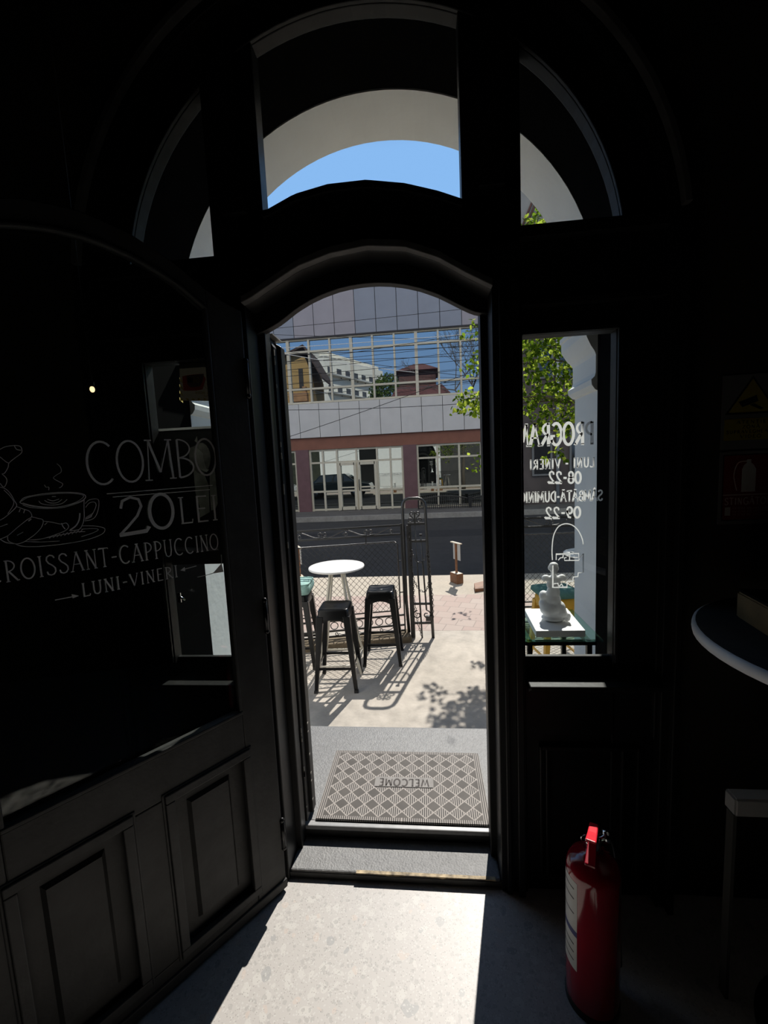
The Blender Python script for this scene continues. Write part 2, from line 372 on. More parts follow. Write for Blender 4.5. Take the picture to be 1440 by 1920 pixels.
# ------------------------------------------------------------------ hand lettering (strokes drawn as flat ribbons)
def arc(cx, cy, rx_, ry_, a0, a1, n=14):
    return [(cx + rx_ * cos(radians(a0 + (a1 - a0) * i / n)), cy + ry_ * sin(radians(a0 + (a1 - a0) * i / n))) for i in range(n + 1)]
# glyph: width, [(points, weight, serif)]
G = {
 'A': (.72, [([(.06, 0), (.36, 1)], .6, 1), ([(.36, 1), (.66, 0)], 1.3, 1), ([(.16, .36), (.56, .36)], .6, 0)]),
 'B': (.6, [([(.12, 0), (.12, 1)], 1.2, 0), (arc(.12, .76, .36, .24, 90, -90), .8, 0), (arc(.12, .26, .44, .26, 90, -90), 1, 0)]),
 'C': (.72, [(arc(.40, .5, .34, .5, 50, 310, 20), 1.1, 0)]),
 'D': (.7, [([(.12, 0), (.12, 1)], 1.1, 0), (arc(.12, .5, .5, .5, 90, -90, 18), 1, 0)]),
 'E': (.56, [([(.12, 0), (.12, 1)], 1.2, 0), ([(.08, 1), (.5, 1)], .8, 0), ([(.12, .52), (.42, .52)], .7, 0), ([(.08, 0), (.52, 0)], .9, 0)]),
 'G': (.74, [(arc(.40, .5, .34, .5, 50, 330, 20), 1.1, 0), ([(.48, .42), (.72, .42), (.72, .1)], .9, 0)]),
 'I': (.3, [([(.15, 0), (.15, 1)], 1.2, 1)]),
 'L': (.54, [([(.12, 1), (.12, 0)], 1.2, 0), ([(.02, 1), (.22, 1)], .6, 0), ([(.06, 0), (.5, 0), (.52, .14)], .8, 0)]),
 'M': (.84, [([(.08, 0), (.14, 1)], .6, 1), ([(.14, 1), (.42, .18)], 1.3, 0), ([(.42, .18), (.70, 1)], .6, 0), ([(.70, 1), (.76, 0)], 1.2, 1)]),
 'N': (.7, [([(.12, 0), (.12, 1)], .7, 1), ([(.10, 1), (.58, 0)], 1.3, 0), ([(.58, 0), (.58, 1)], .7, 1)]),
 'O': (.74, [(arc(.37, .5, .33, .5, 0, 360, 28), 1.1, 0)]),
 'P': (.58, [([(.14, 0), (.14, 1)], 1.2, 1), (arc(.14, .72, .38, .28, 90, -90), .9, 0)]),
 'R': (.66, [([(.14, 0), (.14, 1)], 1.2, 1), (arc(.14, .74, .36, .26, 90, -90), .9, 0), ([(.22, .48), (.60, 0), (.68, .04)], 1.2, 0)]),
 'S': (.56, [([(.50, .84), (.42, .96), (.27, 1), (.12, .92), (.08, .76), (.18, .60), (.36, .48), (.49, .34), (.50, .17), (.40, .04), (.24, 0), (.10, .06), (.06, .2)], 1.0, 0)]),
 'T': (.62, [([(.31, 0), (.31, 1)], 1.1, 2), ([(.02, .94), (.05, 1), (.57, 1), (.60, .94)], .8, 0)]),
 'U': (.68, [([(.12, 1), (.12, .35), (.18, .08), (.34, 0), (.50, .08), (.56, .35), (.56, 1)], 1.0, 3)]),
 'V': (.68, [([(.06, 1), (.34, 0)], 1.3, 0), ([(.34, 0), (.62, 1)], .6, 0), ([(-.02, 1), (.14, 1)], .6, 0), ([(.54, 1), (.70, 1)], .6, 0)]),
 'K': (.64, [([(.14, 0), (.14, 1)], 1.2, 1), ([(.56, 1), (.16, .45)], .7, 0), ([(.26, .58), (.62, 0)], 1.2, 0)]),
 'W': (.9, [([(.05, 1), (.25, 0), (.45, .8), (.65, 0), (.85, 1)], 1.0, 0)]),
 'Z': (.6, [([(.06, 1), (.54, 1), (.06, 0), (.56, 0)], .9, 0)]),
 'H': (.68, [([(.12, 0), (.12, 1)], 1.1, 1), ([(.56, 0), (.56, 1)], 1.1, 1), ([(.12, .5), (.56, .5)], .7, 0)]),
 'X': (.62, [([(.06, 1), (.56, 0)], 1.2, 0), ([(.56, 1), (.06, 0)], .7, 0)]),
 '0': (.62, [(arc(.31, .5, .25, .5, 0, 360, 28), 1.2, 0)]),
 '8': (.56, [(arc(.28, .75, .19, .25, -90, 270, 22), 1.0, 0), (arc(.28, .25, .23, .25, 90, 450, 22), 1.1, 0)]),
 '9': (.58, [(arc(.28, .70, .21, .30, 0, 360, 22), 1.1, 0), ([(.49, .70), (.47, .35), (.36, .06), (.16, .02)], 1.1, 0)]),
 '2': (.62, [([(.10, .72), (.14, .92), (.30, 1), (.46, .92), (.50, .72), (.40, .46), (.20, .2), (.04, .02)], .9, 0), ([(.02, 0), (.56, 0), (.62, .12)], 1.4, 0)]),
 '-': (.42, [([(.06, .45), (.36, .45)], 1.2, 0)]), ' ': (.34, []),
 '1': (.3, [([(.05, .8), (.15, 1), (.15, 0)], 1, 0)]), '.': (.2, [([(.08, 0), (.12, .06)], 1, 0)]),
}
for base, ch in (('A', 'Ă'), ('A', 'Â')):
    w, st = G[base]
    G[ch] = (w, st + [(arc(.36, 1.22, .14, .10, 200, 340, 8), .8, 0)] if ch == 'Ă' else st + [([(.22, 1.08), (.36, 1.24), (.50, 1.08)], .8, 0)])
G['Ţ'] = (G['T'][0], G['T'][1] + [([(.31, -.08), (.27, -.2)], .8, 0)])
def ribbon(q, pts, w, put):
    # q: MB, pts: 2-D polyline, w: width (in the same units), put: 2-D -> 3-D
    P = [Vector((p[0], p[1])) for p in pts]; n = len(P)
    if n < 2: return
    closed = (P[0] - P[-1]).length < 1e-6
    L = []; Rr = []
    for i in range(n):
        if closed and i in (0, n - 1): d = P[1] - P[n - 2]
        else: d = P[min(i + 1, n - 1)] - P[max(i - 1, 0)]
        if d.length < 1e-9: d = Vector((1, 0))
        d.normalize(); nn = Vector((-d.y, d.x)) * (w / 2)
        if 0 < i < n - 1:
            d0 = (P[i] - P[i - 1]); 
            if d0.length > 1e-9:
                cs = abs(d.dot(d0.normalized())); nn /= max(cs, .55)
        L.append(P[i] + nn); Rr.append(P[i] - nn)
    vs = [put(p.x, p.y) for p in L] + [put(p.x, p.y) for p in Rr]
    q.add(vs, [(i, i + 1, n + i + 1, n + i) for i in range(n - 1)])
def text(q, s_, x, y, h, put, wt=.10, sx=1.0, gap=.12, serif=True, width=None, slope=0.0):
    adv = sum(G[c][0] + gap for c in s_) - gap
    if width: sx = width / (adv * h)
    cx = x
    for c in s_:
        w, st = G[c]
        for pts, k, sf in st:
            pp = [(cx + p[0] * h * sx, y + p[1] * h + slope * (cx + p[0] * h * sx - x)) for p in pts]
            ribbon(q, pp, wt * h * k, put)
            if serif and sf:
                ends = {1: (0, -1), 2: (0,), 3: (0, -1)}[sf]
                for en in ends:
                    ex, ey = pp[en]; L_ = .10 * h * min(sx, 1.0)
                    ribbon(q, [(ex - L_, ey), (ex + L_, ey)], wt * h * .7, put)
        cx += (w + gap) * h * sx
    return cx
# ================================================================== SETTING: room
def sbuild(q, name, m_, label, cat, parent=None, bevel=0):
    o = q.build(name, m_, parent, bevel)
    if parent is None: tag(o, label, cat, kind='structure')
    return o
XL, XR, YB, ZT = -2.4, 1.75, -4.6, 3.7
sbuild(box((XL, YB, -.1), (XR, 0.0, 0)), 'floor', M['terrazzo'], 'pale speckled terrazzo floor inside the dark room', 'floor')
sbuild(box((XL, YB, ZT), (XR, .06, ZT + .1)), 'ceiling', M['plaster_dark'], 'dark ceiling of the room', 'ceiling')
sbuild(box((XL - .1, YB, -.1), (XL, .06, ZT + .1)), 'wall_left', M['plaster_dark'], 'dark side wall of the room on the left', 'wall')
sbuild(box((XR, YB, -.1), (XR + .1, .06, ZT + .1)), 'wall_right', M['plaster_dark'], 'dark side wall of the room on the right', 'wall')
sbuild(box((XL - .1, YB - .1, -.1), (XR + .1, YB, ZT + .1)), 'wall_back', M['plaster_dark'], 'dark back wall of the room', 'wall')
AZ = 2.13                                              # springing of the big arch
def arched_wall(q, x0, x1, z0, z1, hw, y0, y1, zs=AZ):
    q.box((x0, y0, z0), (-hw, y1, z1)); q.box((hw, y0, z0), (x1, y1, z1))
    xs = [-hw * cos(pi * i / 48) for i in range(49)]
    q.band(xs, lambda x: zs + sqrt(max(0, hw * hw - x * x)), z1, y0, y1)
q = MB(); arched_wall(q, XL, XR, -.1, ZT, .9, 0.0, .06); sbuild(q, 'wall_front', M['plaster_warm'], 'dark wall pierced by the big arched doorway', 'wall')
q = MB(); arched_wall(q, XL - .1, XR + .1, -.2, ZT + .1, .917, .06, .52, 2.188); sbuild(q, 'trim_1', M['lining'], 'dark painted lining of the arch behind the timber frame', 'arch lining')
# outer wall, white, one arch
q = MB(); arched_wall(q, -7.4, 1.25, -.2, 4.9, .918, .52, .80, 2.18); q.box((-7.4, -4.7, -.2), (-7.2, .52, 4.9))
sbuild(q, 'wall_outer', M['white_reveal'], 'white rendered outer wall with the arch seen through the door', 'wall')
sbuild(box((1.26, .53, -.2), (9, .80, 4.85)), 'wall_neighbour', mat('dark_stone_cladding', (.05, .047, .045), .7, noise=(4, .2)), 'dark stone wall of the house next door facing the street', 'wall')
# mouldings (capital) at the foot of the arch on both reveals
q = MB()
prof = [(0, 1.825), (.010, 1.83), (.024, 1.85), (.026, 1.872), (.012, 1.885), (.008, 1.90), (.008, 1.975), (.014, 1.99), (.030, 2.015), (.046, 2.05), (.050, 2.062), (.050, 2.10), (.056, 2.105), (.056, 2.125), (0, 2.13)]
for s in (-1, 1):
    n = len(prof); vs = [(s * (.918 - d), y_ + (d if y_ > .6 else 0), z) for y_ in (.521, .80) for d, z in prof]
    q.add(vs, [(i, i + 1, n + i + 1, n + i) for i in range(n - 1)] + [list(range(n)), list(range(n, 2 * n))[::-1]])
sbuild(q, 'trim_2', M['white_reveal'], 'white moulded capital at the springing of the arch', 'moulding')
sbuild(box((-13, .5, -.2), (-7.41, .8, 4.3)), 'wall_garden', mat('dark_green_hedge_wall', (.03, .035, .022), .9, noise=(6, .4)), 'dark overgrown wall left of the white outer wall', 'wall')
q = MB(); q.add([(-7.6, .95, 4.9), (1.9, .95, 4.9), (1.9, -3, 6.3), (-7.6, -3, 6.3)], [(0, 1, 2, 3)]); q.add([(-7.6, .95, 4.8), (1.9, .95, 4.8), (1.9, -3, 6.2), (-7.6, -3, 6.2)], [(3, 2, 1, 0)])
q.add([(-7.6, .95, 4.9), (1.9, .95, 4.9), (1.9, .95, 4.8), (-7.6, .95, 4.8)], [(0, 1, 2, 3)])
sbuild(q, 'roof', mat('red_brown_roof', (.17, .07, .05), .8, noise=(8, .25)), 'low red brown tiled roof above the white outer wall', 'roof')
q = MB(); q.box((-4.5, .795, -.2), (-3.2, .81, 2.9)); sbuild(q, 'door_3', M['paint'], 'second black doorway in the white outer wall', 'door')

# steps
q = MB(); q.box((-.395, -.006, -.1), (.395, .145, .03)); o = sbuild(q, 'threshold', [M['slab']], 'grey stone tread just inside the doorway', 'step', bevel=.006)
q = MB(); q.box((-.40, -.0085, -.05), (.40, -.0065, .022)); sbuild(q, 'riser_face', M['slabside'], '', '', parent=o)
q = MB(); random.seed(4); xs = lin(-.14, .375, 40)
q.band(xs, [.0235 + .005 * abs(sin(k * .21 + 1)) + random.uniform(-.001, .001) for k in range(41)], .0306, -.0085, [0.0][0] + .004)
sbuild(q, 'worn_edge', mat('worn_yellow_edge', (.36, .28, .17), .7, noise=(45, .7)), '', '', parent=bpy.data.objects['threshold'])
q = MB(); q.box((-.917, .165, -.2), (.917, .815, .08)); q.box((-.917, .80, -.2), (.917, .84, .066))
o = sbuild(q, 'doorstep', [M['slab']], 'grey stone slab in the doorway carrying the doormat', 'step', bevel=.008)
q = MB(); q.box((-.395, .140, .062), (.395, .168, .081)); sbuild(q, 'nosing', mat('worn_stone_edge', (.33, .33, .33), .4, noise=(30, .15)), '', '', parent=o, bevel=.004)
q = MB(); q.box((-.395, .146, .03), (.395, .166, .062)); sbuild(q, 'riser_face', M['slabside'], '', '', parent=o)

# timber portal frame
tr = interp([(-.30, 2.372), (-.207, 2.409), (-.099, 2.427), (.022, 2.427), (.141, 2.405), (.241, 2.373), (.32, 2.340)])
mo = interp([(-.40, 2.083), (-.36, 2.098), (-.315, 2.122), (-.205, 2.178), (-.1, 2.207), (.016, 2.219), (.134, 2.205), (.232, 2.167), (.312, 2.117), (.36, 2.09), (.40, 2.068)])
hc = interp([(-.40, 2.02), (-.362, 2.032), (-.31, 2.056), (-.25, 2.094), (-.20, 2.118), (-.152, 2.135), (-.10, 2.148), (-.057, 2.154), (-.01, 2.157), (.036, 2.156), (.08, 2.151), (.127, 2.142), (.18, 2.126), (.234, 2.103), (.27, 2.083), (.304, 2.063), (.335, 2.046), (.362, 2.034), (.40, 2.028)])
ar = lambda r: (lambda x: AZ + sqrt(max(0, r * r - x * x)))
q = MB()
for s in (-1, 1):
    a_, b_ = sorted((s * .395, s * .487)); q.box((a_, -.02, 0), (b_, .10, 2.3))              # door posts
    a_, b_ = sorted((s * .372, s * .40)); q.box((a_, .085, .03), (b_, .14, 2.06))            # rebate
    a_, b_ = sorted((s * .415, s * .43)); q.box((a_, -.034, 0), (b_, -.02, 2.1))             # beads on the posts
    a_, b_ = sorted((s * .452, s * .476)); q.box((a_, -.042, 0), (b_, -.02, 2.1))
    a_, b_ = sorted((s * .312, s * .487)); q.band(lin(a_, b_, 8), 2.2, ar(.80), -.02, .04)   # mullions of the fanlight
    a_, b_ = sorted((s * .36, s * .44)); q.band(lin(a_, b_, 6), 2.36, ar(.80), -.04, -.02)
    a_, b_ = sorted((s * .48, s * .905)); q.box((a_, -.02, 2.01), (b_, .07, 2.25)); q.box((a_, -.05, 2.20), (b_, -.02, 2.235)); q.box((a_, -.035, 2.01), (b_, -.02, 2.03))
    a_, b_ = sorted((s * .77, s * .905)); q.box((a_, -.01, 0), (b_, .035, 2.02))              # outer stiles
    a_, b_ = sorted((s * .48, s * .78)); q.box((a_, -.01, 1.93), (b_, .04, 2.02)); q.box((a_, -.01, .60), (b_, .028, .80)); q.box((a_, .010, .80), (b_, .028, .874)); q.box((a_, -.005, .0), (b_, .05, .61))
    for z0, z1 in ((.06, .075), (.55, .565)):
        a_, b_ = sorted((s * .53, s * .85)); q.box((a_, -.024, z0), (b_, -.005, z1))
    for x_ in (.53, .55, .80, .85):
        a_, b_ = sorted((s * x_, s * (x_ + .01))); q.box((a_, -.024, .06), (b_, -.005, .565))
    a_, b_ = sorted((s * .905, s * .965)); q.box((a_, -.05, 0), (b_, .0, 2.13)); 
    a_, b_ = sorted((s * .93, s * .95)); q.box((a_, -.075, 0), (b_, -.05, 2.13))
    for z0, z1 in ((1.93, 1.945),):
        a_, b_ = sorted((s * .487, s * .785)); q.box((a_, -.022, z0), (b_, -.01, z1))
    a_, b_ = sorted((s * .772, s * .786)); q.box((a_, -.022, .862), (b_, -.01, 1.945))
    a_, b_ = sorted((s * .895, s * .907)); q.box((a_, -.03, .60), (b_, -.01, 2.01))
xs = lin(-.395, .395, 40)
q.band(xs, mo, lambda x: min(tr(x), 2.45), -.02, .065)
q.band(xs, hc, lambda x: mo(x) + .06, .065, .10)
q.band(xs, lambda x: mo(x) + .034, lambda x: mo(x) + .046, -.036, -.02)
q.band(lin(-.312, .312, 30), lambda x: tr(x) - .03, lambda x: tr(x) - .016, -.032, -.02)
q.ring((0, AZ), .785, .905, 0, pi, -.01, .035)
q.ring((0, AZ), .785, .80, 0.12, pi - .12, -.024, -.01)
q.ring((0, AZ), .905, .965, 0, pi, -.05, 0)
PORT = sbuild(q, 'trim_3', [M['paint']], 'black painted timber door frame with arched head and two sidelights', 'door frame', bevel=.003)
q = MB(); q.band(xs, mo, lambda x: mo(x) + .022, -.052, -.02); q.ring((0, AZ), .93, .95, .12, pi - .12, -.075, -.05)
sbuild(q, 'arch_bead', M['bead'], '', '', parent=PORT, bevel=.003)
q = MB()
q.box((.488, -.077, .795), (.905, .008, .81)); q.box((.488, -.055, .78), (.905, -.012, .795))
sbuild(q, 'trim_4', M['paint'], 'black window sill under the right sidelight, edge lit by sun', 'sill', bevel=.003)
q = MB(); q.box((-.905, -.077, .795), (-.488, .008, .81)); q.box((-.905, -.055, .78), (-.488, -.012, .795))
sbuild(q, 'trim_5', M['paint'], 'black window sill under the left sidelight behind the open door', 'sill', bevel=.003)

# glazing (each pane with its writing is one window)
def pane(q, x0, x1, lo, hi, n=1): q.band(lin(x0, x1, n), lo, hi, .018, .022)
def window(name, fill, label):
    q = MB(); fill(q); o = q.build(name, M['glass']); return tag(o, label, 'window', kind='structure')
window('window_1', lambda q: pane(q, -.775, -.48, .875, 1.935), 'left sidelight pane seen through the open door leaf')
W2 = window('window_2', lambda q: pane(q, .48, .775, .875, 1.935), 'right sidelight pane painted with white opening hours')
window('window_3', lambda q: q.band(lin(-.32, .325, 30), lambda x: tr(x) - .005, ar(.79), .018, .022), 'middle fanlight pane above the door')
window('window_4', lambda q: q.band(lin(.48, .785, 24), 2.245, ar(.79), .018, .022), 'right fanlight pane of the arch')
window('window_5', lambda q: q.band(lin(-.785, -.48, 24), 2.245, ar(.79), .018, .022), 'left fanlight pane of the arch')

# writing on the right sidelight: painted outside, so it reads backwards from the room
GY = .0235
def wpx(x, y): p = at(x, y, GY); return (p.x, p.z)
q = MB(); putw = lambda x, z: (-x, GY, z)
def wtext(s_, right, left, top, wt=.13, gap=.08):
    xr, z0 = wpx(*right); xl, z1 = wpx(*left); h = wpx(right[0], top)[1] - z0
    text(q, s_, -xr, z0, h, putw, wt, gap=gap, width=xr - xl, slope=(z1 - z0) / (xr - xl))
wtext('PROGRAM', (1114, 832), (968, 837), 791, .12, .03)
wtext('LUNI - VINERI', (1115, 875), (993, 880), 857.5, .15, .1)
wtext('08-22', (1090, 906), (1028, 905), 885, .16, .06)
wtext('SÂMBĂTĂ-DUMINICĂ', (1130, 938), (962, 942.5), 919, .15, .04)
wtext('09-22', (1089, 970.5), (1022, 971.5), 950.5, .16, .06)
o = q.build('lettering', M['chalk'], W2)
q = MB()
lg = lambda p: wpx(960 + p[0] * .15625, 960 + p[1] * .15625)
for pl, sm in (([(485, 578), (480, 480), (483, 400), (490, 330), (507, 260), (545, 190), (590, 155), (645, 140), (705, 150), (755, 180), (800, 230), (835, 300), (850, 350), (855, 388)], 1),
           ([(530, 575), (530, 507), (700, 500), (800, 497), (802, 580), (855, 500), (855, 725), (795, 730), (790, 775), (735, 780), (730, 830), (660, 832), (660, 902), (490, 905), (490, 640)], 0),
           ([(555, 578), (580, 550), (610, 547), (616, 508)], 0), ([(800, 580), (630, 582), (630, 550), (655, 545)], 0), ([(690, 575), (693, 505)], 0),
           ([(650, 520), (690, 520)], 0), ([(735, 545), (790, 545)], 0), ([(500, 862), (550, 855), (562, 895), (596, 862), (612, 892)], 0)):
    pp = [lg(p) for p in (smooth_pts(pl) if sm else pl)]
    ribbon(q, [(-a_, b_) for a_, b_ in pp], .0034, putw)
q.build('logo', M['chalk'], W2)

# folded outer shutter standing in the left reveal
q = MB(); q.poly([(-.47, .09), (-.366, .09), (-.366, 2.00), (-.39, 2.045), (-.47, 2.045)], .15, .245); q.poly([(-.385, .095), (-.352, .095), (-.352, 2.01), (-.385, 2.03)], .19, .235)
D2 = tag(q.build('door_2', M['paint'], None, .003), 'black folded outer shutter with chipped edges in the left reveal', 'door', kind='structure')
q = MB(); random.seed(3)
for i in range(16):
    z = random.choice((random.uniform(.1, .5), random.uniform(1.1, 2.0))); h = random.uniform(.004, .025)
    q.box((-.3675, .1485, z), (-.364, .153, z + h))
for i in range(6):
    z = random.uniform(.1, .5); q.box((-.3525, .189, z), (-.351, .20, z + random.uniform(.004, .012)))
q.box((-.39, .1495, 2.043), (-.366, .246, 2.047))
q.build('chipped_edge', M['chip'], D2)

# ================================================================== open door leaf
TH = radians(-127); HO = Vector((-.395, -.05, 0))
D1 = thing('door_1', HO, 'black half glazed door leaf standing open into the room, chalked with a breakfast offer', 'door', TH, kind='structure')
du = Vector((cos(TH), sin(TH), 0)); dn = Vector((-sin(TH), cos(TH), 0))
GL = -.02
def LP(x, y):                                       # pixel to (u, z) on the glass of the leaf
    r = ray(x, y); t_ = ((HO + dn * GL - CAM) * Vector((1, 1, 0))).dot(dn) / r.dot(dn) if False else ((HO + dn * GL - CAM).dot(dn)) / r.dot(dn)
    p = CAM + r * t_; return ((p - HO).dot(du), p.z)
LW = .84; g0, g1 = .115, .725
gt = interp([(.115, 2.045), (.16, 2.075), (.2, 2.098), (.25, 2.118), (.31, 2.136), (.37, 2.147), (.42, 2.150), (.47, 2.147), (.53, 2.136), (.59, 2.118), (.64, 2.098), (.68, 2.075), (.725, 2.045)])
ot = interp([(0, 2.06), (.06, 2.075), (.115, 2.10), (.2, 2.148), (.31, 2.19), (.42, 2.205), (.53, 2.19), (.64, 2.148), (.725, 2.10), (.78, 2.075), (.84, 2.06)])
T0 = -.045
q = MB()
q.band(lin(0, g0, 6), .012, ot, T0, 0); q.band(lin(g1, LW, 6), .012, ot, T0, 0)
q.band(lin(g0, g1, 40), gt, ot, T0, 0)
q.box((g0, T0, .605), (g1, 0, .745)); q.box((g0, T0, .012), (g1, 0, .085)); q.box((.365, T0, .085), (.475, 0, .605))
q.box((.0, T0, .012), (LW, .008, .045))
FR = q.build('leaf_frame', M['leafpaint'], D1, .004)
q = MB()
for a_, b_ in ((.115, .365), (.475, .725)):
    for (x0, x1, z0, z1) in ((a_ - .012, b_ + .012, .59, .617), (a_ - .012, b_ + .012, .073, .1), (a_ - .012, a_ + .014, .1, .59), (b_ - .014, b_ + .012, .1, .59)):
        q.box((x0, -.01, z0), (x1, .009, z1))
    for (x0, x1, z0, z1) in ((a_ - .02, b_ + .02, .617, .623), (a_ - .02, a_ - .012, .07, .62), (b_ + .012, b_ + .02, .07, .62)): q.box((x0, -.004, z0), (x1, .004, z1))
q.box((g0, -.012, .745), (g1, .006, .757)); q.box((g0, -.012, .757), (g0 + .010, .004, 2.04)); q.box((g1 - .010, -.012, .757), (g1, .004, 2.04))
q.band(lin(g0, g1, 40), lambda x: gt(x) - .010, gt, -.012, .004)
q.build('moulding', M['leafpaint'], D1, .003)
for a_, b_ in ((.115, .365), (.475, .725)):
    q = MB(); q.box((a_, -.035, .085), (b_, -.022, .605))
    i = .055; o_ = .065
    v = [(a_ + i, -.022, .085 + i), (b_ - i, -.022, .085 + i), (b_ - i, -.022, .605 - i), (a_ + i, -.022, .605 - i),
         (a_ + o_, -.010, .085 + o_), (b_ - o_, -.010, .085 + o_), (b_ - o_, -.010, .605 - o_), (a_ + o_, -.010, .605 - o_)]
    q.add(v, [(4, 5, 6, 7), (0, 1, 5, 4), (1, 2, 6, 5), (2, 3, 7, 6), (3, 0, 4, 7)])
    q.build('panel', M['leafpaint'], D1)
q = MB(); q.band(lin(g0 - .005, g1 + .005, 40), .74, lambda x: gt(x) + .004, GL - .004, GL); GP = q.build('glass_pane', M['glass'], D1)
for z in (.22, 1.05, 1.85):
    q = MB(); q.tube([(0.0, -.0, z - .05), (0.0, -.0, z + .05)], .009, 10); q.ball((0, 0, z + .055), .010, 6); q.ball((0, 0, z - .055), .010, 6); q.build('hinge', M['black_metal'], D1)
# chalked lettering
LY = GL + .0012
putl = lambda x, z: (-x, LY, z)
def ltext(q, s_, left, right, top, wt=.10, gap=.12, serif=True):
    u0, z0 = LP(*left); u1, z1 = LP(*right); h = LP(left[0], top)[1] - z0
    text(q, s_, -u0, z0, h, putl, wt, gap=gap, width=u0 - u1, slope=(z1 - z0) / (u0 - u1), serif=serif)
q = MB()
ltext(q, 'COMBO', (163, 911), (409, 889), 829, .045, .0)
ltext(q, '20', (222, 1004), (332, 986), 935, .075, -.02)
ltext(q, 'LEI', (337, 982), (410, 974), 933, .065, .1)
ltext(q, 'CROISSANT-CAPPUCCINO', (-24, 1097), (410, 1029), 1056, .06, .1)
ltext(q, 'LUNI-VINERI', (155, 1119), (334, 1081), 1094, .085, .14)
def lline(q, pts, w, sm=False):
    pp = [LP(*p) for p in (smooth_pts(pts) if sm else pts)]; ribbon(q, [(-a_, b_) for a_, b_ in pp], w, putl)
for a_ in ([(200, 926), (362, 913), (398, 910)], [(211, 932), (393, 918)], [(103, 1125), (140, 1118)], [(368, 1061), (346, 1067)]): lline(q, a_, .0022)
for t3 in (((134, 1114), (148, 1117), (136, 1122)), ((346, 1063), (338, 1069.5), (347, 1071)), ((415, 1056), (419, 1072), (398, 1075.5))):
    v = [LP(*p) for p in t3]; q.add([(a_, LY, b_) for a_, b_ in v], [(0, 1, 2)])
lline(q, [(414.5, 1040), (415, 1056), (409, 1067), (398, 1075), (370, 1082)], .002, True)
LT_ = q.build('lettering', M['chalkdim'], GP)
q = MB()
z2_ = lambda p: (p[0] * .17713, 800 + p[1] * .17713)
for pl, w in (
  ([(210, 800), (250, 755), (340, 730), (480, 708), (620, 697), (760, 697), (860, 708), (905, 735), (880, 775), (780, 815), (660, 842), (530, 858), (400, 850), (290, 830), (225, 812), (210, 800)], 3),
  ([(225, 790), (300, 748), (460, 722), (640, 707), (790, 708), (885, 735), (800, 800), (640, 845), (500, 852), (330, 832), (240, 806)], 1.6),
  ([(240, 830), (330, 855), (500, 868), (680, 852), (850, 800), (890, 770)], 1.6),
  ([(890, 760), (888, 860), (890, 960), (870, 1040), (830, 1090), (730, 1100)], 2.6), ([(845, 915), (835, 990), (800, 1050), (740, 1095)], 6),
  ([(900, 815), (945, 775), (1020, 765), (1045, 790), (1040, 870), (1010, 950), (960, 985), (895, 998)], 2),
  ([(905, 855), (945, 808), (1000, 800), (1015, 840), (980, 920), (940, 965), (900, 975)], 1.8),
  ([(860, 1050), (980, 1050), (1080, 1065), (1110, 1090), (1080, 1135), (960, 1185), (780, 1225), (560, 1255), (350, 1270), (220, 1262), (150, 1235)], 2.2),
  ([(860, 1085), (980, 1078), (1040, 1090), (980, 1125), (860, 1165)], 1.6), ([(300, 1200), (420, 1190), (620, 1150), (800, 1115), (900, 1110)], 2.4), ([(270, 1215), (440, 1220), (630, 1210)], 1.6),
  ([(410, 785), (440, 815), (540, 830), (650, 815), (710, 770)], 2), ([(470, 780), (520, 805), (600, 805), (655, 770)], 1.8), ([(500, 768), (560, 785), (625, 765)], 1.8), ([(550, 740), (590, 740)], 3),
  ([(600, 390), (640, 430), (645, 480), (600, 510), (565, 545), (620, 580), (662, 605), (650, 635), (625, 648)], 1.5), ([(470, 615), (485, 640), (515, 640), (515, 672)], 1.5),
  ([(0, 240), (60, 212), (150, 200), (215, 210), (232, 260), (215, 290), (160, 330), (95, 385), (85, 430), (50, 490), (20, 500)], 2), ([(150, 200), (175, 240), (220, 250)], 2), ([(0, 320), (60, 370), (90, 385)], 1.8),
  ([(20, 500), (65, 545), (70, 590), (40, 640), (0, 600)], 2.2), ([(0, 640), (60, 660), (110, 710), (150, 780), (175, 840), (110, 910), (50, 960), (0, 990)], 2.2), ([(40, 670), (110, 740), (145, 815), (80, 925)], 1.6),
  ([(175, 845), (240, 870), (310, 895), (335, 950), (280, 990), (180, 1070), (80, 1155), (0, 1190)], 2.2), ([(335, 955), (400, 970), (455, 990), (440, 1060), (380, 1130), (300, 1190), (240, 1225), (170, 1240), (90, 1210), (80, 1155)], 2.2),
  ([(455, 1000), (540, 1010), (640, 1030), (700, 1020), (725, 1060), (690, 1100), (620, 1130), (520, 1165), (400, 1195), (300, 1200)], 2.2), ([(650, 1020), (665, 1055), (690, 1085)], 3), ([(0, 1190), (60, 1225), (150, 1240)], 3),
  ([(0, 1060), (50, 1040), (80, 1030)], 1.5), ([(180, 1150), (245, 1115)], 1.5), ([(330, 975), (300, 1000)], 5), ([(470, 1040), (500, 1015)], 2.5), ([(200, 905), (215, 870)], 2.5), ([(250, 915), (260, 880)], 2.5)):
    lline(q, [z2_(p) for p in pl], w * .00042 + .0006, True)
for i in range(9): lline(q, [z2_((520 + i * 40, 1185 - i * 8)), z2_((555 + i * 40, 1150 - i * 8))], .0012)
for i in range(6): lline(q, [z2_((900 + i * 13, 990 - i * 6)), z2_((910 + i * 13, 955 - i * 8))], .0014)
q.build('cup_and_croissant_drawing', M['chalkdim'], GP)
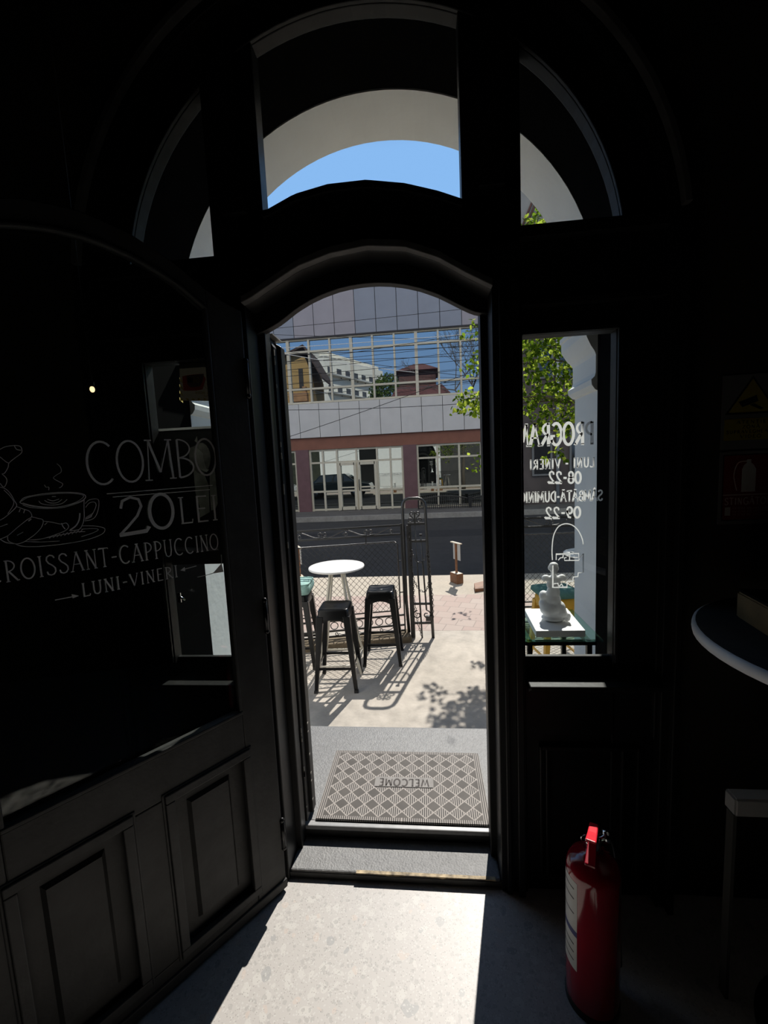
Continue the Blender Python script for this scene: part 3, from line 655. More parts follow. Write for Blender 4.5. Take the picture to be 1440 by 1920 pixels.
# ================================================================== SETTING: outside ground
GZ = -.2
sbuild(box((-9, .83, GZ - .2), (9, 2.90, GZ)), 'terrace', M['concrete'], 'sunlit worn concrete terrace in front of the door', 'terrace')
sbuild(box((-9, 2.90, GZ - .2), (9, 4.12, GZ + .001)), 'paving', M['paving'], 'pinkish paving slabs beyond the gate', 'paving')
sbuild(box((-9, 4.12, GZ - .2), (9, 5.12, GZ)), 'pavement', M['pavement'], 'rough sunlit pavement strip beside the road', 'pavement')
sbuild(box((-40, 5.12, -.5), (40, 12.9, -.26)), 'road', M['asphalt'], 'dark asphalt road in the shade', 'road')
sbuild(box((-40, 9.0, -.3), (40, 10.0, -.258)), 'road_patch', M['asphalt_patch'], 'darker strip of tar across the far lane', 'road')
sbuild(box((-40, 12.55, -.4), (40, 12.72, -.10)), 'kerb', M['curb'], 'pale kerb stones along the far side of the road', 'kerb')
sbuild(box((-40, 12.72, -.4), (40, 15.2, -.14)), 'far_pavement', M['farwalk'], 'shaded pavement along the office building', 'pavement')
sbuild(box((-60, -60, -.9), (60, 60, -.5)), 'ground', M['farwalk'], 'ground around the buildings', 'ground')

def rel(root):
    q = MB(); q.T = (Matrix.Translation(root.location) @ Matrix.Rotation(root.rotation_euler[2], 4, 'Z')).inverted(); return q

# ================================================================== office building across the road
BY = 14.78
OB = thing('office_building', (0, BY, -.14), 'grey panelled office building with a ribbon of mirror windows across the road', 'building')
clad_a = mat('mauve_cladding', (.34, .315, .34), .42, noise=(2, .05)); clad_b = mat('blue_grey_cladding', (.265, .285, .335), .42, noise=(2, .05))
clad_g = mat('grey_cladding', (.60, .585, .565), .5, noise=(2, .05)); seam = mat('dark_joint', (.04, .04, .045), .8)
brown = mat('brown_beam', (.24, .095, .06), .7, noise=(3, .1)); maroon = mat('maroon_pillar', (.15, .075, .08), .6, noise=(4, .12))
alu = mat('cream_window_frame', (.60, .55, .43), .5, noise=(5, .05))
mir_up = mirror_mat('mirror_glazing', (.012, .014, .018), .40, (.82, .92, 1.0)); mir_lo = mirror_mat('shop_glazing', (.012, .013, .012), .33, (.92, 1.0, .97))
BX0, BX1, BT = -14.1, 3.55, 10.35
q = rel(OB); q.box((BX0, BY + .25, -.3), (BX1, BY + 9, BT - .05)); q.build('core', seam, OB)
sx = lambda k: -4.54 + .775 * k
q = rel(OB); random.seed(11)
for k in range(-13, 19):
    if sx(k) < BX0 or sx(k + 1) > BX1: continue
    q.cur = [0, 1, 1, 0, 1, 0, 1, 1][(k * 5 + 3) % 8]
    q.box((sx(k) + .011, BY + .0, 6.42), (sx(k + 1) - .011, BY + .06, BT))
q.cur = 2; q.box((BX0, BY + .05, 6.38), (BX1, BY + .26, BT)); q.box((BX0, BY - .02, 6.36), (BX1, BY + .26, 6.41))
q.build('upper_cladding', [clad_a, clad_b, seam], OB)
q = rel(OB); q.cur = 0
for k in range(-13, 19):
    if sx(k) < BX0 or sx(k + 1) > BX1: continue
    q.box((sx(k) + .009, BY - .02, 2.71), (sx(k + 1) - .009, BY + .06, 3.98))
q.cur = 1; q.box((BX0, BY + .04, 2.70), (BX1, BY + .26, 4.0))
q.build('band_cladding', [clad_g, seam], OB)
q = rel(OB); q.box((BX0, BY + .06, 2.25), (BX1, BY + .27, 2.70)); q.build('beam', brown, OB)
for xa in (-13.6, -9.2, -4.79, -.64):
    q = rel(OB); q.box((xa, BY + .02, -.16), (xa + .5, BY + .3, 2.26)); q.build('pillar', maroon, OB)
# ribbon window
q = rel(OB)
mus = [-4.83 + .803 * k for k in range(-11, 19)]
mus = [x for x in mus if BX0 + .1 < x < BX1 - .1]
for i, x in enumerate(mus):
    w = .055 if (round((x + 2.43) / .803) % 3 == 0) else .034
    q.box((x - w, BY + .02, 4.0), (x + w, BY + .22, 6.37))
for z, w in ((4.03, .035), (4.54, .035), (5.905, .035), (6.345, .03)): q.box((BX0, BY + .03, z - w), (BX1, BY + .22, z + w))
RW = q.build('ribbon_window', alu, OB)
for a_, b_ in zip(mus, mus[1:]):
    q = rel(OB); q.box((a_, BY + .10, 4.0), (b_, BY + .12, 6.37)); q.build('pane', mir_up, RW)
# ground floor glazing
def shopfront(x0, x1, ms, door=None):
    q = rel(OB)
    for x in ms: q.box((x - .035, BY + .1, -.14), (x + .035, BY + .24, 2.25))
    for z in (1.74, .62, 2.21, -.09): q.box((x0, BY + .11, z - .035), (x1, BY + .24, z + .035))
    f = q.build('shopfront', alu, OB)
    for a_, b_ in zip(ms, ms[1:]):
        q = rel(OB); q.box((a_, BY + .16, -.12), (b_, BY + .175, 2.22)); q.build('pane', mir_lo, f)
    return f
sf = shopfront(-4.29, -.64, [-4.25, -3.755, -3.2, -2.44, -1.645, -1.136, -.68])
for a_, b_ in ((-3.2, -2.44), (-2.44, -1.645)):
    q = rel(OB)
    q.box((a_ + .03, BY + .06, -.12), (a_ + .13, BY + .16, 1.70)); q.box((b_ - .13, BY + .06, -.12), (b_ - .03, BY + .16, 1.70)); q.box((a_ + .1, BY + .06, 1.60), (b_ - .1, BY + .16, 1.70)); q.box((a_ + .1, BY + .06, -.12), (b_ - .1, BY + .16, .0)); q.box((a_ + .1, BY + .08, .72), (b_ - .1, BY + .16, .77))
    d = q.build('entrance_door', alu, OB)
q = rel(OB); q.tube([(-2.37, BY + .04, .62), (-2.37, BY + .0, .66), (-2.37, BY + .0, 1.0), (-2.37, BY + .04, 1.04)], .016); q.build('door_handle', M['black_metal'], d)
shopfront(-.14, 3.5, [-.10, .64, 1.45, 2.26, 3.08, 3.48]); shopfront(-8.7, -4.79, [-8.6, -7.8, -7.0, -6.2, -5.45, -4.83])
# taller building on the right of it
TB = thing('corner_house', (7.6, 14.5, -.14), 'dark grey house with brown cornice and drainpipe, behind the foliage in the right panes', 'building')
q = rel(TB); q.box((3.6, 14.5, -.3), (12, 22, 7.6)); q.build('lower_wall', mat('dark_brown_render', (.105, .085, .08), .85, noise=(1.5, .2)), TB)
q = rel(TB); q.box((3.6, 14.48, 7.6), (12, 22, 10.7)); q.build('upper_wall', mat('grey_render', (.33, .32, .31), .9, noise=(2, .08)), TB)
q = rel(TB)
for dx in (0, .13, .33): q.tube([(3.66 + dx, 14.44, 9.2), (4.35 + dx, 14.44, 10.75)], .035, 6)
q.build('cornice', mat('brown_cornice', (.15, .075, .06), .8, noise=(3, .15)), TB)
pz = at(1046, 840, 14.4); q = rel(TB); q.tube([(pz.x, 14.42, -.14), (pz.x, 14.42, 7.6)], .055, 8); q.build('drainpipe', mat('grey_drainpipe', (.42, .43, .44), .5, noise=(3, .1)), TB)
for xa, za, xb, zb in ((4.2, 4.3, 4.75, 5.6), (4.9, 4.3, 5.5, 5.6), (4.0, .9, 4.7, 2.4), (5.3, .9, 6.1, 2.4)):
    q = rel(TB); q.box((xa, 14.44, za), (xb, 14.52, zb)); wf_ = q.build('window', mat('grey_window', (.2, .2, .2), .6), TB)
    q = rel(TB); q.box((xa + .07, 14.43, za + .07), (xb - .07, 14.45, zb - .07)); q.build('pane', mirror_mat('dark_pane', (.02, .02, .022), .08), wf_)
# iron fence in front of the right shop window
def palings(name, x0, x1, y, label, amp=.08):
    t = thing(name, ((x0 + x1) / 2, y, -.14), label, 'fence')
    q = rel(t); n = int((x1 - x0) / .075)
    tops = lambda x: .20 + amp * sin((x - x0) / (x1 - x0) * pi * 1)
    for i in range(n + 1):
        x = x0 + (x1 - x0) * i / n; q.box((x - .012, y - .012, -.14), (x + .012, y + .012, tops(x)))
    q.build('bars', M['iron'], t)
    q = rel(t); q.tube([(x, y, tops(x)) for x in lin(x0, x1, 16)], .02, 6); q.tube([(x0, y, -.02), (x1, y, -.02)], .018, 6); q.build('rail', M['iron'], t)
    for x in (x0, x1): q = rel(t); q.box((x - .03, y - .03, -.14), (x + .03, y + .03, .28)); q.build('post', M['iron'], t)
palings('iron_fence', -.12, 1.72, 14.3, 'low black iron railing in front of the right shop window, arched section beside the pillar', .12)
palings('iron_fence', 1.78, 3.6, 14.3, 'low black iron railing section disappearing behind the door frame', .12)

# ================================================================== buildings behind, seen in the mirror windows
BG = BY + .10
def atm(x, y, Yr): p = at(x, y, 2 * BG - Yr); return (p.x, p.z)
yel = mat('yellow_render', (.40, .245, .085), .9, noise=(1, .08)); yel_d = mat('dark_shutter', (.03, .025, .02), .8); roofm = mat('dark_roof_tiles', (.06, .035, .025), .9, noise=(4, .3))
YH = thing('house', (-11.4, -9, -.5), 'yellow house with dark gabled roof mirrored in the office windows', 'building')
q = rel(YH); q.box((-13.3, -13, -.5), (-9.9, -8, 10.0)); q.poly([(-13.3, 10), (-9.9, 10), (-10.3, 11.6), (-12, 12.1)], -13, -8.01); q.build('wall', yel, YH)
q = rel(YH)
q.add([(-13.6, -7.4, 11.3), (-10.31, -7.4, 12.55), (-10.31, -13, 12.55), (-13.6, -13, 11.3), (-8.75, -7.4, 9.65), (-8.75, -13, 9.65), (-13.6, -7.4, 11.15), (-10.31, -7.4, 12.35), (-8.75, -7.4, 9.45), (-13.6, -13, 11.15), (-10.31, -13, 12.35), (-8.75, -13, 9.45)],
      [(0, 1, 2, 3), (1, 4, 5, 2), (6, 9, 10, 7), (7, 10, 11, 8), (0, 6, 7, 1), (1, 7, 8, 4), (3, 2, 10, 9), (2, 5, 11, 10), (0, 3, 9, 6), (4, 8, 11, 5)])
q.build('roof', roofm, YH)
q = rel(YH); q.box((-11.0, -7.98, 8.9), (-10.6, -7.9, 10.6)); q.build('window', yel_d, YH)
q = rel(YH); q.box((-11.9, -7.9, 7.6), (-10.2, -7.3, 8.35)); q.box((-10.6, -7.9, 8.35), (-10.3, -7.4, 8.9)); q.build('balcony', mat('terracotta_balcony', (.34, .17, .07), .8, noise=(3, .2)), YH)
WH = thing('apartment_block', (-12, -50, -.5), 'white apartment block with balconies mirrored in the office windows', 'building', radians(-62))
q = MB(); q.box((-9, -6, 0), (9, 0, 21)); q.box((-9, -6, 21), (9, -1, 22)); q.build('wall', mat('white_block', (.92, .84, .68), .9, noise=(.5, .05)), WH)
wm_ = mat('block_window', (.08, .075, .07), .4)
for r_ in range(6):
    for c_ in range(7):
        q = MB(); x = -8.2 + c_ * 2.45; z = 2.6 + r_ * 3.1; q.box((x, -.02, z), (x + 1.0, .06, z + 1.1)); q.box((x + 1.0, -.02, z - .5), (x + 1.25, .06, z + 1.1)); q.build('window', wm_, WH)
    q = MB(); q.box((-8.6, 0, 2.3 + r_ * 3.1), (8.6, .8, 2.55 + r_ * 3.1)); q.build('balcony', mat('balcony_slab', (.6, .57, .5), .9), WH)
brick = mat('red_brick', (.12, .055, .042), .9, noise=(6, .2)); redroof = mat('red_roof_tiles', (.12, .04, .034), .85, noise=(5, .2))
BH = thing('house', (-.2, -10, -.5), 'red brick house with red tiled roof mirrored in the office windows', 'building')
q = rel(BH); q.box((-2.0, -14, -.5), (1.45, -10, 10.25)); q.build('wall', brick, BH)
q = rel(BH); q.add([(-2.3, -9.6, 10.15), (1.75, -9.6, 10.15), (1.75, -14.3, 10.15), (-2.3, -14.3, 10.15), (-.6, -12, 11.2), (.3, -12, 11.2)], [(0, 1, 5, 4), (1, 2, 5), (2, 3, 4, 5), (3, 0, 4), (0, 3, 2, 1)]); q.build('roof', redroof, BH)
q = rel(BH); q.add([(-2.6, -7.6, 7.6), (2.6, -7.6, 7.6), (2.0, -9.9, 8.75), (-2.2, -9.9, 8.75), (-2.6, -7.6, 7.4), (2.6, -7.6, 7.4), (2.0, -9.9, 8.5), (-2.2, -9.9, 8.5)], [(0, 1, 2, 3), (4, 7, 6, 5), (0, 4, 5, 1), (1, 5, 6, 2), (2, 6, 7, 3), (3, 7, 4, 0)]); q.build('lean_to_roof', redroof, BH)
q = rel(BH); q.box((-2.4, -9.9, -.5), (2.4, -7.9, 7.55)); q.build('annex_wall', brick, BH)
# car parked by the pavement, seen only in the mirror glass
def car(label, paint, x1, y):
    L = 4.1; t = thing('car', (x1 - L / 2, y, -.26), label, 'car', group='cars parked at the kerb')
    prof = [(0, .35), (.05, .75), (.6, .86), (1.15, 1.38), (2.6, 1.42), (3.25, .95), (4.0, .80), (4.1, .6), (4.08, .32)]
    q = MB(); n = len(prof); W_ = .84
    vs = [(x - L / 2, -W_, z) for x, z in prof] + [(x - L / 2, W_, z) for x, z in prof]
    vs = [(x, y_ * (.86 if z > 1 else 1), z) for x, y_, z in vs]
    q.add(vs, [list(range(n)), list(range(n, 2 * n))[::-1]] + [(i, i + n, (i + 1) % n + n, (i + 1) % n) for i in range(n)]); q.build('body', paint, t, .05)
    q = MB(); wp = [(.75, .90), (1.2, 1.32), (2.55, 1.36), (3.1, .95)]
    for s_ in (-1, 1): q.add([(x - L / 2, s_ * (W_ * (.875 if z > 1 else 1) + .006), z) for x, z in wp], [(0, 1, 2, 3)])
    q.add([(2.62 - L / 2, -.66, 1.385), (2.62 - L / 2, .66, 1.385), (3.24 - L / 2, .74, .98), (3.24 - L / 2, -.74, .98)], [(0, 1, 2, 3)]); q.build('windows', mirror_mat('car_glass', (.01, .012, .014), .2), t)
    for wx in (.8, 3.25):
        for s_ in (-1, 1):
            q = MB(); q.T = Matrix.Translation((wx - L / 2, s_ * .76, .32)) @ Matrix.Rotation(pi / 2, 4, 'X'); q.lathe([(.32, -.1), (.325, -.08), (.325, .08), (.32, .1), (.2, .105), (.1, .09)], 24); w_ = q.build('wheel', M['rubber'], t)
            q = MB(); q.T = Matrix.Translation((wx - L / 2, s_ * .76, .32)) @ Matrix.Rotation(pi / 2, 4, 'X'); q.lathe([(.19, -.112), (.19, .112), (.06, .125)], 12); q.build('hub', mat('hub', (.5, .5, .5), .3, .8), w_)
    for s_ in (-1, 1):
        q = MB(); q.ball((3.98 - L / 2, s_ * .62, .68), (.1, .15, .08), 8); q.build('headlight', M['chrome'], t)
    return t
car('dark teal car mirrored in the middle shop window', mat('teal_car_paint', (.03, .075, .085), .25, coat=1), -3.0, 6.1)
car('white car mirrored in the shop window at the left edge', mat('white_car_paint', (.75, .75, .75), .25, coat=1), -7.6, 6.1)

# ================================================================== overhead wires
wiremat = mat('black_cable', (.012, .012, .012), .6); wirepale = mat('pale_cable', (.75, .75, .73), .5)
A_ = lambda x, y: (500 + x * .29167, 520 + y * .29167)
wires = [((75, 325), (1240, 205), 11, 0), ((80, 485), (620, 572), 11, 1), ((80, 500), (1350, 440), 12, 0), ((80, 600), (1350, 470), 11, 0), ((80, 640), (1350, 522), 10, 0), ((80, 692), (1350, 585), 10, 0), ((80, 560), (1350, 428), 12, 0),
         ((560, 482), (1350, 350), 11, 0), ((110, 850), (1370, 802), 9, 0), ((125, 1030), (900, 762), 9, 0), ((180, 372), (1350, 402), 12, 0), ((700, 560), (1350, 640), 11, 0), ((90, 455), (1350, 360), 11, 1), ((80, 540), (1350, 500), 10, 0)]
words = ['topmost thin cable crossing the mauve cladding', 'pale cable slanting down across the left mirror windows', 'thick cable just under the upper window transom', 'cable crossing the middle of the mirror windows', 'second cable below the middle of the mirror windows', 'lowest cable crossing the mirror windows above their sill',
         'cable rising to the right through the tall mirror panes', 'cable rising steeply to the upper right corner of the mirror windows', 'slack cable sagging across the grey cladding band', 'cable slanting steeply up across the grey cladding band', 'cable along the top row of mirror panes', 'cable falling to the right across the right mirror windows', 'pale cable along the top row of mirror panes', 'nearly level cable across the middle mirror panes']
for (a_, b_, Y_, c_), lab in zip(wires, words):
    p0 = at(*A_(*a_), Y_); p1 = at(*A_(*b_), Y_); d = p1 - p0
    if c_ == 0 and a_[0] < 200: p0 = p0 - d * .8; p1 = p1 + d * .8
    elif a_[0] > 300: p1 = p1 + d * 1.2; p0 = p0 - d * .9
    else: p0 = p0 - d * .6; p1 = p1 + d * .6
    sag = .25 if 'slack' in lab else .08
    q = MB(); q.tube([p0.lerp(p1, i / 16) - Vector((0, 0, sag * (4 * (i / 16) * (1 - i / 16) - .8))) for i in range(17)], .011 if 'thick' in lab else (.007 if c_ == 0 else .009), 5, caps=False)
    tag(q.build('overhead_cable', wirepale if c_ else wiremat), lab, 'cable', 'overhead cables across the street')

# ================================================================== terrace fence and gate
def spiral(cx, cz, r, a0, turns, sgn=1, n=22):
    return [(cx + r * (1 - .72 * i / n) * cos(a0 + sgn * 2 * pi * turns * i / n), cz + r * (1 - .72 * i / n) * sin(a0 + sgn * 2 * pi * turns * i / n)) for i in range(n + 1)]
def fence(loc, rot, L, label):
    t = thing('garden_fence', loc, label, 'fence', rot)
    Z = lambda z: z + .2
    def tb(q, pts, r=.006, n=6): q.tube([(x, 0, Z(z)) for x, z in pts], r, n)
    for z in (.955, .866, .045, -.058, -.115):
        q = MB(); q.box((0, -.005, Z(z) - .009), (L, .005, Z(z) + .009)); q.build('rail', M['iron'], t)
    k = 0; x = .10
    while x + .44 < L:
        q = MB()
        tb(q, smooth_pts([(x, .945), (x + .06, .92), (x + .14, .885), (x + .20, .878)]) + spiral(x + .20, .908, .030, -pi / 2, 1.1)[1:], .0045)
        tb(q, smooth_pts([(x + .44, .945), (x + .38, .92), (x + .30, .885), (x + .25, .878)]) + spiral(x + .25, .908, .030, -pi / 2, 1.1, -1)[1:], .0045)
        tb(q, spiral(x + .0, .895, .026, 0, 1.2), .0045)
        q.build('scroll', M['iron'], t)
        q = MB()
        for i in range(4):
            cx = x + .06 + i * .1; q.tube([(cx + .036 * cos(a_ * pi / 10), 0, Z(-.006) + .036 * sin(a_ * pi / 10)) for a_ in range(20)], .0045, 6, closed=True)
        tb(q, smooth_pts([(x, -.06), (x + .06, -.10), (x + .12, -.09)]) + spiral(x + .14, -.088, .02, pi, 1.2)[1:], .004)
        tb(q, smooth_pts([(x + .4, -.06), (x + .34, -.10), (x + .28, -.09)]) + spiral(x + .26, -.088, .02, 0, 1.2, -1)[1:], .004)
        q.build('ring_band', M['iron'], t); x += .445
    q = MB(); c = .03; x0, x1, z0, z1 = .04, L - .06, .095, .795
    tb(q, [(x0 + c, z1), (x1 - c, z1), (x1, z1 - c), (x1, z0 + c), (x1 - c, z0), (x0 + c, z0), (x0, z0 + c), (x0, z1 - c), (x0 + c, z1)], .007)
    for z in (.6, .28): q.box((.0, -.004, Z(z) - .005), (x0, .004, Z(z) + .005))
    for xx in lin(.35, L - .3, 3): q.box((xx - .005, -.004, Z(z1)), (xx + .005, .004, Z(.86)))
    q.build('mesh_frame', M['iron'], t)
    q = MB(); st = .056; r = .0021
    for s_ in (1, -1):
        c0 = -2.0
        while c0 < L + 2:
            # line z = z0 + s*(x-c0)*1.05
            pts = []
            for zz in (z0, z1):
                pts.append((c0 + s_ * (zz - z0) / 1.08, zz))
            (xa, za), (xb, zb) = pts
            if xa > xb: xa, za, xb, zb = xb, zb, xa, za
            if xb > x0 and xa < x1:
                f = lambda x_: za + (zb - za) * (x_ - xa) / (xb - xa)
                if xa < x0: za_, xa_ = f(x0), x0
                else: za_, xa_ = za, xa
                if xb > x1: zb_, xb_ = f(x1), x1
                else: zb_, xb_ = zb, xb
                q.tube([(xa_, .003 * s_, Z(za_)), (xb_, .003 * s_, Z(zb_))], r, 4, caps=False)
            c0 += st
    q.build('chain_link_mesh', M['iron'], t)
    for xx in (0, L):
        q = MB(); w_ = .007 if xx == 0 else .018; q.box((xx - w_, -w_, -.0), (xx + w_, w_, Z(.97))); q.build('post', M['iron'], t)
    return t
FA = pi + atan2(.24, 1.1)
fence((-.086, 2.712, GZ), FA, 3.0, 'black wrought iron fence with chain link mesh behind the white bar table')
fence((1.06, 2.9, GZ), radians(2), 3.2, 'black wrought iron fence seen through the right sidelight')
q = MB(); q.T = Matrix.Translation((-.04, 2.72, GZ)) @ Matrix.Rotation(FA, 4, 'Z'); q.box((-.0, -.10, -.02), (3.05, .12, .062))
tag(q.build('fence_base', M['basewall'], None, .015), 'low rough stone base under the left fence', 'wall', kind='structure')
q = MB(); q.T = Matrix.Translation((1.06, 2.9, GZ)) @ Matrix.Rotation(radians(2), 4, 'Z'); q.box((-.05, -.1, -.02), (3.25, .12, .062))
tag(q.build('fence_base', M['basewall'], None, .015), 'low rough stone base under the right fence', 'wall', kind='structure')

GT = thing('garden_gate', (.07, 2.72, GZ), 'narrow black iron gate leaf with rounded top standing by the fence', 'gate')
q = rel(GT); y = 2.72
q.tube([(-.048, y, -.14)] + [(-.064, y, z) for z in lin(.2, 1.12, 4)] + [(-.056, y, 1.17), (-.036, y, 1.20), (0, y, 1.212), (.09, y, 1.212), (.125, y, 1.20), (.15, y, 1.17), (.158, y, 1.12)] + [(.158 + .034 * i / 4, y, 1.12 - 1.32 * i / 4) for i in range(1, 5)], .0165, 8)
q.build('frame', M['iron'], GT)
q = rel(GT); q.box((-.03, y - .02, -.19), (.014, y + .02, .95)); q.build('hinge_post', M['iron'], GT)
for x0, z0, x1, z1 in ((.05, .96, .082, -.2), (.103, .85, .135, .09)):
    q = rel(GT); q.tube([(x0, y, z0), (x1, y, z1)], .0085, 6); q.build('rod', M['iron'], GT)
for xa, xb, z in ((-.02, .16, .962), (-.01, .165, .79), (.0, .18, .155), (.0, .185, -.044)):
    q = rel(GT); q.box((xa, y - .008, z - .011), (xb, y + .008, z + .011)); q.build('rail', M['iron'], GT)
q = rel(GT)
for s_ in (-1, 1):
    q.tube([(x, y, z) for x, z in spiral(.052 + s_ * .045, 1.005, .034, pi / 2 if s_ < 0 else pi / 2, 1.2, s_)], .006, 6)
    q.tube([(x, y, z) for x, z in spiral(.052 + s_ * .028, 1.062, .024, -pi / 2, 1.1, s_)], .006, 6)
    q.tube([(x, y, z) for x, z in spiral(.09 + s_ * .045, .04, .045, pi / 2, 1.1, -s_)], .006, 6)
q.box((.045, y - .01, .97), (.06, y + .01, 1.08)); q.build('scroll', M['iron'], GT)
q = rel(GT); q.box((.125, y - .02, -.02), (.2, y + .02, .03)); q.box((.09, y - .01, .845), (.118, y + .01, .86)); q.build('latch', M['iron'], GT)
# chain hanging over the gate
q = MB()
def links(pts, r=.011):
    pts = smooth_pts(pts, 14); acc = 0; k = 0
    for a_, b_ in zip(pts, pts[1:]):
        acc += (Vector(b_) - Vector(a_)).length
        if acc < .021: continue
        acc = 0; k += 1
        d = (Vector(b_) - Vector(a_)).normalized(); s_ = d.cross(Vector((0, 1, 0)) if k % 2 else Vector((1, .0, .3)))
        if s_.length < .1: s_ = d.orthogonal()
        s_.normalize()
        c = Vector(a_); q.tube([c + d * cos(t_ * pi / 5) * r * 1.3 + s_ * sin(t_ * pi / 5) * r * .75 for t_ in range(10)], .0032, 5, closed=True)
yc = 2.695
links([(-.005, yc, .88), (-.002, yc, .76), (.03, yc, .64), (.07, yc, .585), (.12, yc, .60), (.157, yc, .66)])
links([(-.004, yc, .72), (.012, yc, .46), (.05, yc, .34), (.11, yc, .284), (.15, yc, .32), (.175, yc, .42)])
links([(.012, yc, .46), (.02, yc, .2), (.04, yc, .0), (.075, yc, -.16)]); links([(.17, yc, .7), (.185, yc, .4), (.20, yc, .2), (.195, yc, .02)])
tag(q.build('chain', M['iron']), 'thin iron chain looped over the narrow gate', 'chain')

# ================================================================== terrace furniture
def rsq(h, r, n=5):
    out = []
    for (sx_, sy_, a0) in ((1, 1, 0), (-1, 1, 90), (-1, -1, 180), (1, -1, 270)):
        for i in range(n + 1):
            a_ = radians(a0 + 90 * i / n); out.append((sx_ * (h - r) + r * cos(a_), sy_ * (h - r) + r * sin(a_)))
    return out
def layers(q, ls, cap=True):
    vs = []; n = None
    for h, r, z in ls:
        p = rsq(h, r); n = len(p); vs += [(x, y, z) for x, y in p]
    fs = [(i * n + k, i * n + (k + 1) % n, (i + 1) * n + (k + 1) % n, (i + 1) * n + k) for i in range(len(ls) - 1) for k in range(n)]
    if cap: fs.append([(len(ls) - 1) * n + k for k in range(n)])
    q.add(vs, fs, True)
def stool(loc, rot, label, m_, group='tall metal stools around the bar table'):
    t = thing('bar_stool', loc, label, 'stool', rot, group)
    q = MB(); layers(q, [(.128, .03, .575), (.122, .028, .632), (.117, .028, .650), (.108, .026, .655), (.098, .024, .651), (.055, .022, .645), (.016, .014, .645)])
    q.build('seat', m_, t)
    q = MB(); layers(q, [(.015, .012, .6455), (.013, .011, .6462)]); q.build('grip_hole', M['ink'], t)
    for sx_, sy_ in ((1, 1), (-1, 1), (-1, -1), (1, -1)):
        q = MB(); q.frustum((sx_ * .158, sy_ * .158, 0), (.0135, .0135), (sx_ * .104, sy_ * .104, .60), (.027, .027)); lg_ = q.build('leg', m_, t, .004)
        q = MB(); q.frustum((sx_ * .159, sy_ * .159, 0), (.016, .016), (sx_ * .157, sy_ * .157, .022), (.015, .015)); q.build('foot', M['rubber'], lg_)
    o_ = .158 - .054 * .3 / 1; 
    for k in range(4):
        q = MB(); q.T = Matrix.Rotation(k * pi / 2, 4, 'Z'); q.box((-.142, .139, .175), (.142, .146, .195)); q.build('rung', m_, t)
    for k in range(4):
        q = MB(); q.T = Matrix.Rotation(k * pi / 2, 4, 'Z'); q.band(lin(-.10, .10, 10), lambda x: .575 - 3.6 * x * x - .004, lambda x: .58, .118, .122); q.build('apron', m_, t)
    return t
P1 = atz(630, 1300, GZ)
S1 = stool((-.585, 1.83, GZ), radians(2), 'black metal bar stool in front of the white bar table, nearest the door', M['black_metal'])
S2 = dup(S1, (-.262, 2.27, GZ), radians(1), 'black metal bar stool to the right of the white bar table')
S3 = dup(S1, (-1.02, 2.20, GZ), radians(4), 'black metal bar stool with a teal cushion, left of the white bar table')
q = MB(); layers(q, [(.08, .03, .0), (.135, .04, .004), (.148, .05, .035), (.146, .05, .075), (.128, .045, .094), (.06, .03, .098)])
CU = q.build('seat_cushion', M['teal'], None); CU.location = (-1.02, 2.20, GZ + .656); CU.rotation_euler = (0, 0, radians(4)); tag(CU, 'pale teal seat cushion on the stool left of the bar table', 'cushion')
q = MB(); q.tube([(x, y, .094) for x, y in rsq(.138, .045)], .006, 6, closed=True); q.build('piping', M['teal'], CU)

def bar_table(loc, rot, label):
    t = thing('bar_table', loc, label, 'table', rot)
    q = MB(); q.lathe([(.225, .886), (.238, .890), (.240, .897), (.238, .904), (.225, .906), (.0, .906)], 48); q.build('tabletop', M['white_metal'], t)
    q = MB(); q.lathe([(.08, .872), (.08, .886)], 24); q.build('top_plate', M['cream_metal'], t)
    for sx_, sy_ in ((1, 1), (-1, 1), (-1, -1), (1, -1)):
        q = MB(); q.tube([(sx_ * .046, sy_ * .046, .88), (sx_ * .06, sy_ * .06, .78), (sx_ * .150, sy_ * .150, .16), (sx_ * .185, sy_ * .185, .012)], [.013, .0125, .011, .011], 6); q.build('leg', M['cream_metal'], t)
    for k in range(4):
        q = MB(); q.T = Matrix.Rotation(k * pi / 2, 4, 'Z'); q.tube([(-.166, .166, .08), (.166, .166, .08)], .009, 6); q.build('rung', M['cream_metal'], t)
    return t
bar_table((-.618, 2.112, GZ), radians(3), 'round white bar table on splayed cream legs beside the fence')
bar_table((1.60, 2.38, GZ), radians(20), 'second white bar table seen past the statue through the right sidelight')
q = MB(); random.seed(5)
for i in range(3):
    q.T = Matrix.Translation((1.52 + random.uniform(-.01, .01), 2.36, GZ + .9075 + i * .004)) @ Matrix.Rotation(radians(random.uniform(-12, 12)), 4, 'Z'); q.bbox((-.10, -.07, 0), (.10, .07, .0035), .001)
tag(q.build('menu', [M['signwhite']]), 'loose stack of pale menus on the second bar table', 'menu')
YS = stool((1.17, 2.0, GZ), radians(10), 'yellow metal stool behind the statue, seen through the right sidelight', M['yellow'], 'stools by the second bar table')
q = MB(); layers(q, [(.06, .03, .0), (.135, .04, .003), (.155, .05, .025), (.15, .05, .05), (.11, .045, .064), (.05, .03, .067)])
c2 = q.build('seat_cushion', M['teal_dark']); c2.location = (1.17, 2.0, GZ + .656); c2.rotation_euler = (0, 0, radians(10)); tag(c2, 'dark teal cushion on the yellow stool behind the statue', 'cushion')

